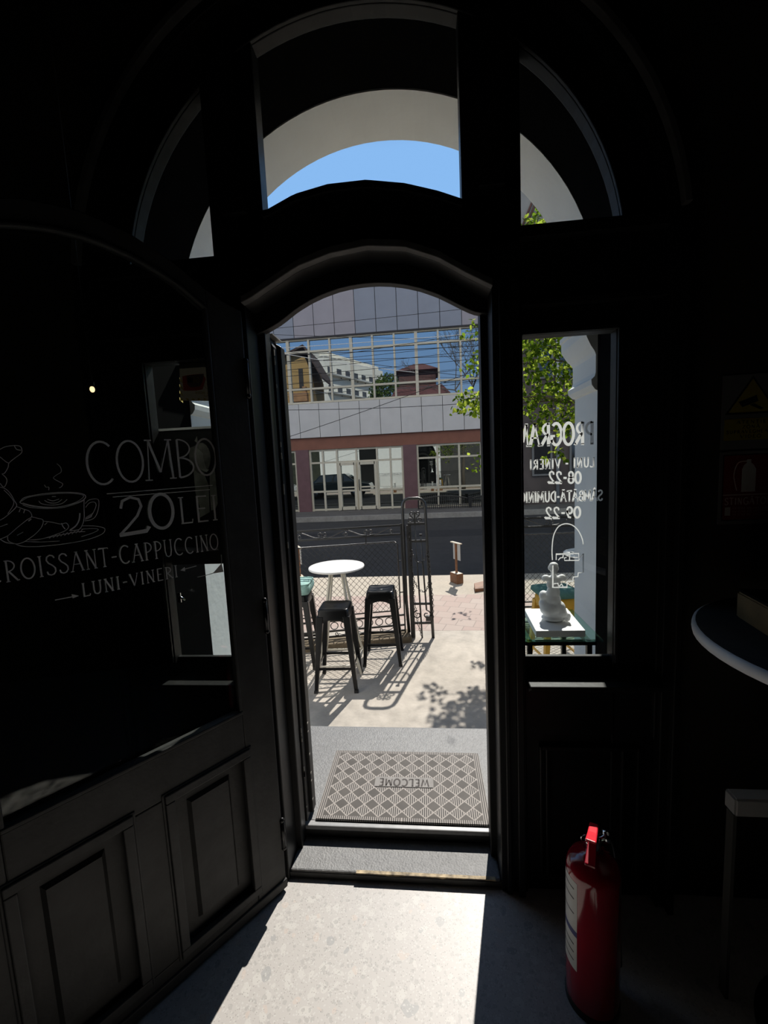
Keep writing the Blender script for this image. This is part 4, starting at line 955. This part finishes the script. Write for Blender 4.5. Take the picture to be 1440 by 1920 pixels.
def sign_stand(px, loc, rot, label):
    t = thing('sign_stand', loc, label, 'sign', rot, 'wooden sign stands along the pavement')
    q = MB(); q.bbox((-.09, -.055, 0), (.09, .055, .145), .004); b_ = q.build('planter_box', M['brownwood'], t)
    q = MB(); q.box((-.084, -.049, .1455), (.084, .049, .147)); q.build('gravel', M['palewood'], b_)
    q = MB(); q.box((-.016, -.010, .14), (.016, .010, .585)); q.build('post', M['brownwood'], t)
    q = MB(); q.bbox((-.088, .010, .335), (.088, .018, .575), .002); bd = q.build('board', M['signwhite'], t)
    q = MB(); q.box((-.12, -.014, .578), (.12, .026, .592)); q.build('top_rail', M['palewood'], t)
    return t
R1 = stand = sign_stand(None, (.570, 4.70, GZ), radians(-60), 'white sign on brown post in a wooden box, right of the gate')
dup(stand, (-1.76, 4.70, GZ), radians(-60), 'white sign on brown post, half hidden at the left door edge')
q = MB(); q.add([(.775, 4.20, GZ), (1.2, 4.40, GZ), (1.2, 4.62, GZ), (.79, 4.44, GZ), (.775, 4.20, GZ + .05), (1.2, 4.40, GZ + .02), (1.2, 4.62, GZ + .10), (.79, 4.44, GZ + .06)], [(3, 2, 1, 0), (4, 5, 6, 7), (0, 1, 5, 4), (1, 2, 6, 5), (2, 3, 7, 6), (3, 0, 4, 7)])
tag(q.build('wooden_wedge', M['brownwood'], None, .004), 'dark brown wooden wedge lying on the pavement at the right door edge', 'wedge')

# doormat
DM = thing('doormat', (.024, .382, .0805), 'rubber doormat with diamond pattern lettered WELCOME on the stone slab', 'doormat')
q = MB(); q.bbox((-MW / 2, -MD / 2, 0), (MW / 2, MD / 2, .009), .003); q.build('mat', M['doormat'], DM)
q = MB(); q.bbox((-.135, -.030, .004), (.135, .034, .0115), .002); PLT = q.build('name_plate', mat('pale_rubber', (.24, .225, .21), .7, noise=(30, .15)), DM)
q = MB(); text(q, 'WELCOME', -.115, -.019, .042, lambda x, z: (-x, -z, .0121), .16, width=.23, gap=.14, serif=False); q.build('lettering', mat('dark_rubber', (.07, .06, .055), .8), PLT)

# ================================================================== tree on the right
random.seed(21)
lf = thin_mat('green_leaf', (.17, .27, .022), .55); lf2 = thin_mat('young_leaf', (.46, .56, .07), .6); bark = mat('grey_bark', (.10, .08, .06), .9, noise=(20, .3), bump=(40, .5))
TRc = (2.55, 4.0)
def leafquad(q, c, s_, nrm, rollv):
    d = (rollv - nrm * rollv.dot(nrm)); 
    if d.length < .05: d = nrm.orthogonal()
    d.normalize(); w = nrm.cross(d)
    q.add([c, c + d * .25 * s_ + w * .38 * s_ + nrm * .06 * s_, c + d * .62 * s_ + w * .32 * s_ + nrm * .05 * s_, c + d * s_, c + d * .62 * s_ - w * .32 * s_ + nrm * .05 * s_, c + d * .25 * s_ - w * .38 * s_ + nrm * .06 * s_], [(0, 1, 2, 3), (0, 3, 4, 5)])
TR = thing('tree', (TRc[0], TRc[1], GZ), 'leafy green tree at the right with branches hanging into the doorway view', 'tree')
clus = []
for x, y, Y_, r, n in ((884, 622, 4.0, .08, 11), (872, 630, 4.0, .04, 6), (890, 605, 4.0, .06, 6), (888, 690, 3.9, .11, 28), (892, 740, 3.2, .09, 24), (877, 735, 3.15, .06, 12), (868, 752, 3.1, .05, 9), (857, 768, 3.1, .05, 9), (884, 770, 3.2, .06, 9), (893, 665, 3.9, .07, 9), (893, 858, 4.9, .08, 10), (889, 880, 4.9, .05, 6),
                      (1000, 655, 3.7, .16, 62), (1040, 640, 3.8, .16, 62), (1066, 690, 3.8, .15, 55), (1010, 700, 3.7, .16, 52), (1045, 730, 3.7, .16, 52), (1000, 755, 3.7, .14, 42), (1065, 765, 3.7, .14, 42), (1020, 790, 3.6, .12, 30), (1060, 800, 3.6, .10, 20), (990, 815, 3.6, .08, 10), (1050, 850, 3.5, .05, 8), (1020, 860, 3.5, .04, 5), (990, 620, 3.9, .2, 60), (1050, 600, 3.9, .2, 60),
                      (935, 740, 3.6, .14, 40), (930, 690, 3.9, .17, 48), (925, 620, 4.0, .16, 34), (950, 720, 3.7, .16, 40), 
                      (1015, 405, 4.3, .12, 22), (1000, 425, 4.3, .10, 16), (1030, 420, 4.3, .1, 14), (1010, 500, 4.2, .3, 70), (1080, 520, 4.2, .35, 70), (1150, 600, 4.2, .4, 90), (1160, 700, 4.1, .4, 90), (1220, 560, 4.4, .5, 100), (1300, 650, 4.3, .5, 100)):
    c = at(x, y, Y_); clus.append((c, r, int(n * (3.0 if x > 975 and y > 590 else 1.3))))
for x, y, t_, r, n in ((822, 1300, 2.15, .055, 14), (850, 1330, 2.1, .07, 24), (880, 1340, 2.0, .08, 34), (905, 1305, 2.1, .08, 34), (900, 1250, 2.1, .06, 18), (893, 1362, 2.0, .08, 34), (845, 1362, 2.1, .05, 14), (800, 1292, 2.2, .035, 7), (788, 1308, 2.25, .03, 5), (870, 1310, 2.1, .05, 12), (912, 1345, 1.9, .08, 30)):
    clus.append((atz(x, y, GZ) + Vector((.225, 1.0, 1.12)) * t_, r, int(n * 1.7)))
q = rel(TR)
clus += [(at(x, y, 3.4), .07, 16) for x, y in ((1004, 395), (1012, 410), (1022, 420), (996, 425))]
for i, (c, r, n) in enumerate(clus):
    for k in range(n):
        p = c + Vector((random.gauss(0, r * .62), random.gauss(0, r * .75), random.gauss(0, r * .62)))
        nrm = Vector((random.gauss(0, .6), random.gauss(-.2, .6), random.gauss(.5, .5))).normalized()
        k_ = random.random(); q.cur = 1 if k_ < .30 else (0 if k_ < .6 else 2)
        leafquad(q, p, random.uniform(.038, .068), nrm, Vector((random.gauss(0, .5), random.gauss(0, .5), -1)))
q.build('foliage', [lf, lf2, thin_mat('deep_green_leaf', (.06, .11, .012), .45)], TR)
q = rel(TR); q.tube([(TRc[0], TRc[1], GZ - .05), (TRc[0] - .02, TRc[1], .8), (TRc[0] + .03, TRc[1], 1.8), (TRc[0] - .02, TRc[1] + .05, 3.0), (TRc[0] - .1, TRc[1] + .1, 4.2)], [.13, .11, .095, .075, .04], 10); q.build('trunk', bark, TR)
q = rel(TR)
for i, (c, r, n) in enumerate(clus):
    if i % 3: continue
    b0 = Vector((TRc[0], TRc[1], min(4.0, max(1.6, c.z - .1 + (i % 3) * .3)))); md_ = b0.lerp(c, .55) + Vector((0, 0, .10 + .05 * (i % 3)))
    q.tube([b0, md_, c + Vector((0, 0, .02)), c + (c - md_).normalized() * r * .5], [.010, .006, .003, .0015], 5)
q.build('branches', bark, TR)
# bare tree and green tree behind, mirrored in the windows
def bare_tree(loc, h, label):
    t = thing('bare_tree', loc, label, 'tree'); q = MB()
    def grow(p, d, l, r, k):
        e_ = p + d * l; q.tube([p, e_], [r, r * .7], 4, caps=False)
        if k == 0: return
        for j in range(3):
            nd = (d + Vector((random.gauss(0, .45), random.gauss(0, .3), random.gauss(.1, .3)))).normalized(); grow(e_, nd, l * random.uniform(.62, .82), r * .62, k - 1)
    random.seed(9); grow(Vector((0, 0, 0)), Vector((0, 0, 1)), h * .40, .16, 0)
    for a_ in range(4): grow(Vector((0, 0, h * (.36 + .02 * a_))), Vector((cos(a_ * 1.6) * .6, sin(a_ * 1.6) * .4, 1)).normalized(), h * .19, .09, 5)
    q.build('branches', bark, t); return t
bare_tree((4.2, -5.1, -.5), 14.0, 'bare tree with fine twigs mirrored in the right office windows')
GT2 = thing('tree', (-3.9, -22, -.5), 'round green tree between the houses mirrored in the office windows', 'tree')
q = MB(); random.seed(13)
for k in range(2600):
    d = Vector((random.gauss(0, 1), random.gauss(0, 1), random.gauss(0, 1))).normalized() * random.uniform(.5, 1); p = Vector((d.x * 2.6, d.y * 2.2, 10.6 + d.z * 2.6))
    leafquad(q, p, .28, Vector((random.gauss(0, .6), random.gauss(.3, .6), random.gauss(.5, .5))).normalized(), Vector((random.gauss(0, .5), random.gauss(0, .5), -1)))
q.build('foliage', thin_mat('dark_leaf', (.10, .15, .03), .4), GT2)
q = MB(); q.tube([(0, 0, 0), (0, 0, 9)], [.25, .15], 8); q.build('trunk', bark, GT2)

# ================================================================== statue stand outside the right sidelight
ST = thing('display_stand', (.665, .29, .08), 'black metal display stand with a glass top outside the right sidelight', 'stand')
sx0, sx1, sy0, sy1 = .515, .800, .135, .47
for x in (sx0 + .025, sx1 - .045):
    for y_ in (sy0 + .02, sy1 - .02):
        q = rel(ST); q.box((x - .009, y_ - .009, .08), (x + .009, y_ + .009, .855)); q.build('leg', M['black_metal'], ST)
q = rel(ST)
for y_ in (sy0 + .02, sy1 - .02): q.box((sx0, y_ - .009, .852), (sx1 - .02, y_ + .009, .868))
for x in (sx0 + .025, sx1 - .045): q.box((x - .009, sy0 + .01, .852), (x + .009, sy1 - .01, .868))
q.build('top_frame', M['black_metal'], ST)
q = rel(ST); q.bbox((sx0, sy0, .8685), (sx1, sy1, .8765), .002); q.build('glass_top', M['greenglass'], ST)
pz0, pz1 = .877, .903
a0 = atz(1005, 1183, pz1); a1 = atz(1098, 1182, pz1); a2 = atz(1063, 1140, pz1); a3 = a0 + (a2 - a1)
q = MB(); v = [Vector((p.x, p.y, z)) for z in (pz0, pz1) for p in (a0, a1, a2, a3)]
q.add(v, [(3, 2, 1, 0), (4, 5, 6, 7), (0, 1, 5, 4), (1, 2, 6, 5), (2, 3, 7, 6), (3, 0, 4, 7)])
tag(q.build('plinth', M['white_slab'], None, .002), 'flat white plinth slab on the glass top under the statue', 'plinth')
fc = atz(1040, 1166, pz1); FX, FY = fc.x, fc.y + .02
q = MB(); q.T = Matrix.Translation((FX, FY, pz1 + .001))
for c, r in (((0, 0, .010), (.048, .040, .012)), ((-.006, .004, .045), (.045, .040, .034)), ((-.030, .012, .062), (.022, .030, .026)), ((-.033, .014, .095), (.018, .022, .022)), ((.018, 0, .05), (.030, .034, .030)), ((.030, -.01, .035), (.020, .028, .018)),
             ((.045, -.018, .014), (.014, .026, .010)), ((.050, -.03, .026), (.008, .010, .013)), ((.0, 0, .085), (.030, .024, .030)), ((.001, .0, .115), (.026, .021, .028)), ((.002, .0, .145), (.028, .021, .024)), ((.002, 0, .166), (.030, .020, .016)),
             ((-.028, .0, .172), (.016, .014, .013)), ((.034, .0, .172), (.016, .014, .014)), ((-.036, .0, .168), (.009, .009, .009)), ((.042, .0, .167), (.009, .009, .010)), ((.003, .001, .190), (.011, .011, .018)), ((.001, .003, .213), (.0165, .018, .021)), ((.002, -.003, .224), (.017, .017, .012)), ((-.010, .0, .212), (.010, .010, .012)), ((.013, .0, .210), (.010, .010, .012)), ((.004, -.016, .205), (.010, .010, .014))):
    q.ball(c, r, 8)
FG = q.build('statue', M['white_plaster'], None)
rm = FG.modifiers.new('remesh', 'REMESH'); rm.mode = 'VOXEL'; rm.voxel_size = .0028; rm.use_smooth_shade = True
sm_ = FG.modifiers.new('smooth', 'SMOOTH'); sm_.factor = .6; sm_.iterations = 6
tag(FG, 'small white plaster statue of a kneeling armless figure on the plinth', 'statue')

# ================================================================== things on the left sidelight
BD = thing('picture_board', (-.645, .058, 1.215), 'dark board with a picture of a person seen from behind, fixed outside the left sidelight', 'poster')
q = rel(BD); q.box((-.80, .050, 1.215), (-.485, .062, 1.708)); q.build('panel', mat('dark_print', (.008, .0075, .007), .6), BD)
q = rel(BD); q.box((-.80, .044, 1.708), (-.485, .066, 1.716)); q.build('top_edge', M['white_metal'], BD)
q = rel(BD); z3 = lambda p: at(200 + p[0] * .17713, 800 + p[1] * .17713, .0495)
def pp_(pts): v = [z3(p) for p in pts]; q.add(v, [list(range(len(v)))])
pp_([(915, 420), (1040, 520), (1080, 620), (1085, 800), (1090, 905), (975, 970), (985, 850), (940, 700)]); pp_([(1090, 500), (1170, 430), (1195, 560), (1200, 760), (1150, 870), (1105, 890), (1092, 700)])
q.build('pictured_back', mat('grey_print', (.50, .49, .43), .7, noise=(25, .35)), BD)
q = rel(BD); z3 = lambda p: at(200 + p[0] * .17713, 800 + p[1] * .17713, .0490)
pp_([(1000 + 100 * cos(a_ * pi / 9), 335 + 165 * sin(a_ * pi / 9)) for a_ in range(18)])
pp_([(870, 230), (960, 190), (950, 300), (930, 420), (880, 400)]); pp_([(930, 150), (955, 100), (965, 180)])
HR = q.build('pictured_hair', mat('hair_print', (.26, .25, .22), .6, noise=(40, .4)), BD)
q = rel(BD)
for i in range(9): 
    o_ = i * 14
    pl = smooth_pts([(960 + o_ * .5, 230 + i * 6), (940 + o_ * .7, 330), (985 + o_ * .6, 440), (1060 + o_ * .2, 480 - i * 3)])
    v = [at(200 + p[0] * .17713, 800 + p[1] * .17713, .0486) for p in pl]; ribbon(q, [(p.x, p.z) for p in v], .0012, lambda x, z: (x, .0486, z))
q.build('hair_strand', mat('hair_strand_print', (.8, .78, .7), .6), HR)

AS = thing('alarm_sticker', (-.58, .0245, 1.80), 'black and yellow striped alarm company sticker on the left sidelight', 'sticker')
sk = thin_mat('sticker_black', (.014, .012, .009), .5); sy = thin_mat('sticker_yellow', (.60, .48, .18), .7); sr = thin_mat('sticker_red', (.55, .10, .09), .7); sg = thin_mat('sticker_grey', (.28, .26, .32), .7)
s4 = lambda x, y, Y_=.0245: at(280 + x * .125, 660 + y * .125, Y_)
q = rel(AS); v = [s4(*p) for p in ((450, 165), (1000, 140), (1005, 735), (465, 730))]; q.add(v, [(0, 1, 2, 3)]); q.build('film', sk, AS)
q = rel(AS)
for i in range(4):
    y_ = 385 + i * 97; q.add([s4(x, yy, .0241) for x, yy in ((452, y_), (500, y_ + 50), (508, y_ + 90), (456, y_ + 42))], [(0, 1, 2, 3)])
for i in range(6):
    x_ = 465 + i * 86; q.add([s4(x, yy, .0241) for x, yy in ((x_, 695), (x_ + 28, 693), (x_ + 52, 726), (x_ + 12, 728))], [(0, 1, 2, 3)])
q.build('warning_stripe', sy, AS)
q = rel(AS); q.add([s4(*p, .0240) for p in ((495, 365), (590, 345), (800, 325), (845, 400), (800, 560), (700, 580), (510, 580))], [list(range(7))]); q.build('red_panel', sr, AS)
q = rel(AS); q.add([s4(*p, .0237) for p in ((560, 355), (820, 325), (800, 440), (760, 515), (620, 530), (570, 480))], [list(range(6))]); q.build('grey_panel', sg, AS)
q = rel(AS)
def stext(s_, right, left, top, wt=.16):
    p0 = s4(*right, .0234); p1 = s4(*left, .0234); h = s4(right[0], top, .0234).z - p0.z
    text(q, s_, -p0.x, p0.z, h, lambda x, z: (-x, .0234, z), wt, gap=.1, width=p0.x - p1.x, serif=False, slope=(p1.z - p0.z) / (p0.x - p1.x))
stext('GI', (755, 455), (665, 455), 378, .2); stext('SISTEM', (840, 628), (695, 630), 592, .2); stext('ALARMA', (1000, 668), (815, 672), 642, .2); stext('MIN', (990, 622), (862, 626), 590, .2)
q.build('lettering', sy, AS)
q = rel(AS); stext('KEEP', (718, 515), (632, 518), 482, .2); pts = [(870 + 35 * cos(a_ * pi / 8), 445 + 35 * sin(a_ * pi / 8)) for a_ in range(17)]
ribbon(q, [(s4(*p).x, s4(*p).z) for p in pts], .0012, lambda x, z: (x, .0234, z))
for pl in ([(815, 500), (860, 545), (905, 570)], [(850, 365), (900, 340)], [(870, 480), (880, 530), (920, 545)]): ribbon(q, [(s4(*p).x, s4(*p).z) for p in smooth_pts(pl)], .0014, lambda x, z: (x, .0234, z))
q.build('emblem', thin_mat('sticker_white', (.3, .3, .3), .6), AS)
q = MB(); p = s4(612, 425, .016); q.T = Matrix.Translation(p) @ Matrix.Rotation(pi / 2, 4, 'X'); q.lathe([(.0085, -.002), (.0088, .004), (.006, .008)], 20)
tag(q.build('suction_cup', M['rubber']), 'small black round suction cup on the glass over the alarm sticker', 'suction cup')
KN = thing('window_catch', (-.725, -.012, 1.105), 'small bright metal catch on the left sidelight frame', 'catch')
q = rel(KN); q.box((-.735, -.0125, 1.09), (-.722, -.009, 1.125)); q.build('plate', M['chrome'], KN)
q = rel(KN); q.tube([(-.727, -.012, 1.115), (-.718, -.022, 1.113), (-.700, -.024, 1.103)], [.004, .005, .003], 8); q.build('lever', M['chrome'], KN)
# tag over the door
q = MB(); q.bbox((-.010, -.027, 2.232), (.012, -.0205, 2.276), .002); tag(q.build('metal_tag', mat('dull_metal', (.12, .12, .11), .5, .5)), 'small dull metal tag above the door arch', 'tag')
# small lit bulb deep in the room at the left
p = at(173, 730, -.35)
PB = thing('pendant_lamp', (p.x, p.y, p.z), 'tiny lit bulb hanging beyond the open door leaf at the left', 'lamp')
m = bpy.data.materials.new('lit_bulb'); m.use_nodes = True; m.node_tree.nodes['Principled BSDF'].inputs['Emission Color'].default_value = (1, .72, .38, 1); m.node_tree.nodes['Principled BSDF'].inputs['Emission Strength'].default_value = 1.6
q = MB(); q.ball((0, 0, 0), (.006, .006, .008), 8); q.build('bulb', m, PB)
q = MB(); q.lathe([(.006, .007), (.006, .02), (.003, .024)], 10); q.build('socket', M['black_metal'], PB)
q = MB(); q.tube([(0, 0, .02), (0, 0, ZT - p.z)], .0015, 5); q.build('cord', M['rubber'], PB)

# ================================================================== right side of the room
FE = thing('fire_extinguisher', (.598, -.315, 0), 'red fire extinguisher with white label standing on the floor', 'fire extinguisher')
q = MB(); q.lathe([(.060, .0), (.068, .004), (.070, .02), (.070, .405), (.068, .422), (.060, .437), (.038, .450), (.020, .458), (.018, .47)], 48); q.build('cylinder', M['red'], FE)
q = MB(); q.lathe([(.062, -.0), (.072, .0), (.072, .018), (.070, .02)], 48); q.build('base_ring', M['rubber'], FE)
q = MB(); n = 14; vs = []
for i in range(n + 1):
    a_ = radians(128 + 88 * i / n)
    for z in (.13, .40): vs.append((.0706 * cos(a_), .0706 * sin(a_), z))
q.add(vs, [(2 * i, 2 * i + 2, 2 * i + 3, 2 * i + 1) for i in range(n)], True); lb = q.build('label', M['label'], FE)
def lab(z0, z1, a0, a1, m_, nm):
    q = MB(); vs = []
    for i in range(n + 1):
        a_ = radians(a0 + (a1 - a0) * i / n)
        for z in (z0, z1): vs.append((.0709 * cos(a_), .0709 * sin(a_), z))
    q.add(vs, [(2 * i, 2 * i + 2, 2 * i + 3, 2 * i + 1) for i in range(n)], True); q.build(nm, m_, lb)
lab(.235, .252, 128, 216, M['blueink'], 'blue_stripe')
for z in (.30, .345, .375, .205, .18, .155): lab(z, z + .004, 150, 208, M['ink'], 'printed_line')
q = MB(); q.lathe([(.016, .465), (.019, .468), (.019, .488), (.015, .50), (.013, .515)], 20); q.tube([(-.022, -.006, .495), (.03, .008, .495)], .009, 10); VL = q.build('valve', M['chrome'], FE)
q = MB(); q.T = Matrix.Translation((0, 0, .515)) @ Matrix.Rotation(radians(-115), 4, 'Z')
q.add([(-.012, -.009, .0), (.10, -.013, -.012), (.10, .013, -.012), (-.012, .009, 0), (-.012, -.009, .012), (.10, -.013, -.004), (.10, .013, -.004), (-.012, .009, .012)], [(3, 2, 1, 0), (4, 5, 6, 7), (0, 1, 5, 4), (1, 2, 6, 5), (2, 3, 7, 6), (3, 0, 4, 7)])
q.build('carry_handle', M['red'], FE, .002)
q = MB(); q.T = Matrix.Translation((0, 0, .525)) @ Matrix.Rotation(radians(-115), 4, 'Z')
q.add([(-.018, -.011, .0), (.03, -.012, .012), (.085, -.013, .034), (.085, .013, .034), (.03, .012, .012), (-.018, .011, 0), (-.018, -.011, .008), (.03, -.012, .020), (.085, -.013, .042), (.085, .013, .042), (.03, .012, .020), (-.018, .011, .008)],
      [(0, 1, 4, 5), (1, 2, 3, 4), (6, 11, 10, 7), (7, 10, 9, 8), (0, 6, 7, 1), (1, 7, 8, 2), (5, 4, 10, 11), (4, 3, 9, 10), (2, 8, 9, 3), (0, 5, 11, 6)])
q.build('lever', M['redplastic'], FE, .003)
q = MB(); q.T = Matrix.Translation((.034, .012, .498)) @ Matrix.Rotation(pi / 2, 4, 'Y') @ Matrix.Rotation(0, 4, 'Z'); q.lathe([(.017, -.004), (.018, .0), (.018, .008), (.015, .011)], 20); q.build('gauge', M['chrome'], FE)
q = MB(); q.tube([(-.026 + .011 * cos(a_ * pi / 8), -.012, .512 + .011 * sin(a_ * pi / 8)) for a_ in range(16)], .0016, 5, closed=True); q.build('safety_ring', M['chrome'], FE)
q = MB(); q.tube(smooth_pts([(.02, .012, .485), (.06, .05, .47), (.088, .06, .40), (.09, .05, .25), (.085, .045, .14)]), .009, 10); HS = q.build('hose', M['rubber'], FE)
q = MB(); q.tube([(.085, .045, .15), (.084, .044, .06)], [.011, .016], 12); q.build('nozzle', M['rubber'], HS)

RT = thing('round_table', (1.205, -.43, 0), 'round white high table at the right edge, against the dark wall', 'table')
q = MB(); q.lathe([(.36, 1.07), (.378, 1.073), (.38, 1.085), (.378, 1.096), (.372, 1.099), (.0, 1.099)], 64); TT = q.build('tabletop', M['lacquer'], RT)
q = MB(); q.lathe([(.371, 1.0985), (.371, 1.1002), (0, 1.1002)], 64); q.build('top_shade', M['top_shade'], TT)
q = MB(); q.tube([(0, 0, .02), (0, 0, 1.07)], .03, 16); q.build('column', M['black_metal'], RT)
q = MB(); q.lathe([(.21, .0), (.21, .01), (.05, .03), (.03, .05)], 40); q.build('base', M['black_metal'], RT)
TB_ = thing('wooden_tray', (1.20, -.42, 1.1008), 'shallow wooden box with dark top on the round white table', 'box', radians(-9))
q = MB(); q.bbox((-.235, -.16, 0), (.16, .15, .070), .004); q.build('box', M['wood'], TB_)
q = MB(); q.box((-.232, -.157, .0705), (.157, .147, .078)); q.build('lid', M['black_metal'], TB_)
k0 = atz(1380, 1500, .62)
SD = thing('trestle', (k0.x + .2, k0.y, 0), 'narrow white wooden trestle frame under the round table, at the right edge', 'trestle')
x0, y0 = k0.x, k0.y; W2_, D2_ = .42, .045
q = rel(SD); q.bbox((x0, y0, .568), (x0 + W2_, y0 + D2_, .62), .005); q.build('top_bar', M['signwhite'], SD)
for xa in (x0, x0 + W2_ - .012):
    q = rel(SD); q.box((xa, y0 + .006, 0), (xa + .009, y0 + D2_ - .012, .569)); q.build('leg', mat('dark_trestle_leg', (.09, .088, .08), .7), SD)
# wall signs
def plate(name, z0, z1, label):
    t = thing(name, (1.166, -.002, z0), label, 'sign'); q = rel(t); q.bbox((1.083, -.0045, z0), (1.25, -.0005, z1), .0015); q.build('plate', M['plate'], t); return t
SA = plate('warning_sign', 1.547, 1.772, 'white wall sign with yellow camera warning triangle, above the red sign')
q = rel(SA); q.poly([(1.091, 1.653), (1.243, 1.653), (1.167, 1.766)], -.0052, -.0046); q.build('triangle_border', M['ink'], SA)
q = rel(SA); q.poly([(1.101, 1.659), (1.233, 1.659), (1.167, 1.757)], -.0058, -.0053); TG = q.build('triangle', M['signyellow'], SA)
q = rel(SA); q.poly([(1.128, 1.690), (1.178, 1.708), (1.184, 1.690), (1.140, 1.674)], -.0064, -.0059); q.poly([(1.16, 1.680), (1.172, 1.684), (1.20, 1.668), (1.19, 1.665)], -.0064, -.0059); q.build('camera_pictogram', M['ink'], TG)
q = rel(SA); q.bbox((1.091, -.0056, 1.575), (1.243, -.0046, 1.640), .001); YP = q.build('text_panel', M['signyellow'], SA)
q = rel(SA)
for i, s_ in enumerate(('ATENŢIE', 'ZONĂ', 'SUPRAVEGHEATĂ', 'VIDEO')):
    w = (.085, .05, .14, .06)[i]; text(q, s_, 1.167 - w / 2, 1.6245 - i * .0145, .0095, lambda x, z: (x, -.0059, z), .18, gap=.14, width=w, serif=False)
q.build('lettering', M['ink'], YP)
SB = plate('extinguisher_sign', 1.314, 1.542, 'red wall sign with a fire extinguisher pictogram, below the camera sign')
q = rel(SB); q.bbox((1.092, -.0052, 1.325), (1.243, -.0046, 1.532), .001); q.build('dark_border', M['ink'], SB)
q = rel(SB); q.bbox((1.095, -.0057, 1.328), (1.240, -.0050, 1.529), .001); RP = q.build('red_field', M['signred'], SB)
q = rel(SB); q.poly([(1.147, 1.415), (1.187, 1.415), (1.187, 1.485), (1.180, 1.498), (1.172, 1.505), (1.172, 1.515), (1.160, 1.515), (1.160, 1.505), (1.152, 1.498), (1.147, 1.485)], -.0064, -.0059)
ribbon(q, smooth_pts([(1.162, 1.51), (1.135, 1.505), (1.124, 1.47), (1.130, 1.435), (1.134, 1.42)]), .003, lambda x, z: (x, -.0062, z)); q.box((1.095, -.0062, 1.405), (1.240, -.0058, 1.408)); q.build('extinguisher_pictogram', M['signwhite'], RP)
q = rel(SB); text(q, 'STINGĂTOR', 1.10, 1.376, .021, lambda x, z: (x, -.0062, z), .13, width=.135, serif=False)
for i in range(3): text(q, 'IN CAZ DE INCENDIU', 1.125, 1.362 - i * .010, .005, lambda x, z: (x, -.0062, z), .16, width=.11, serif=False)
q.box((1.102, -.0062, 1.342), (1.118, -.0058, 1.368)); q.build('lettering', M['signwhite'], RP)
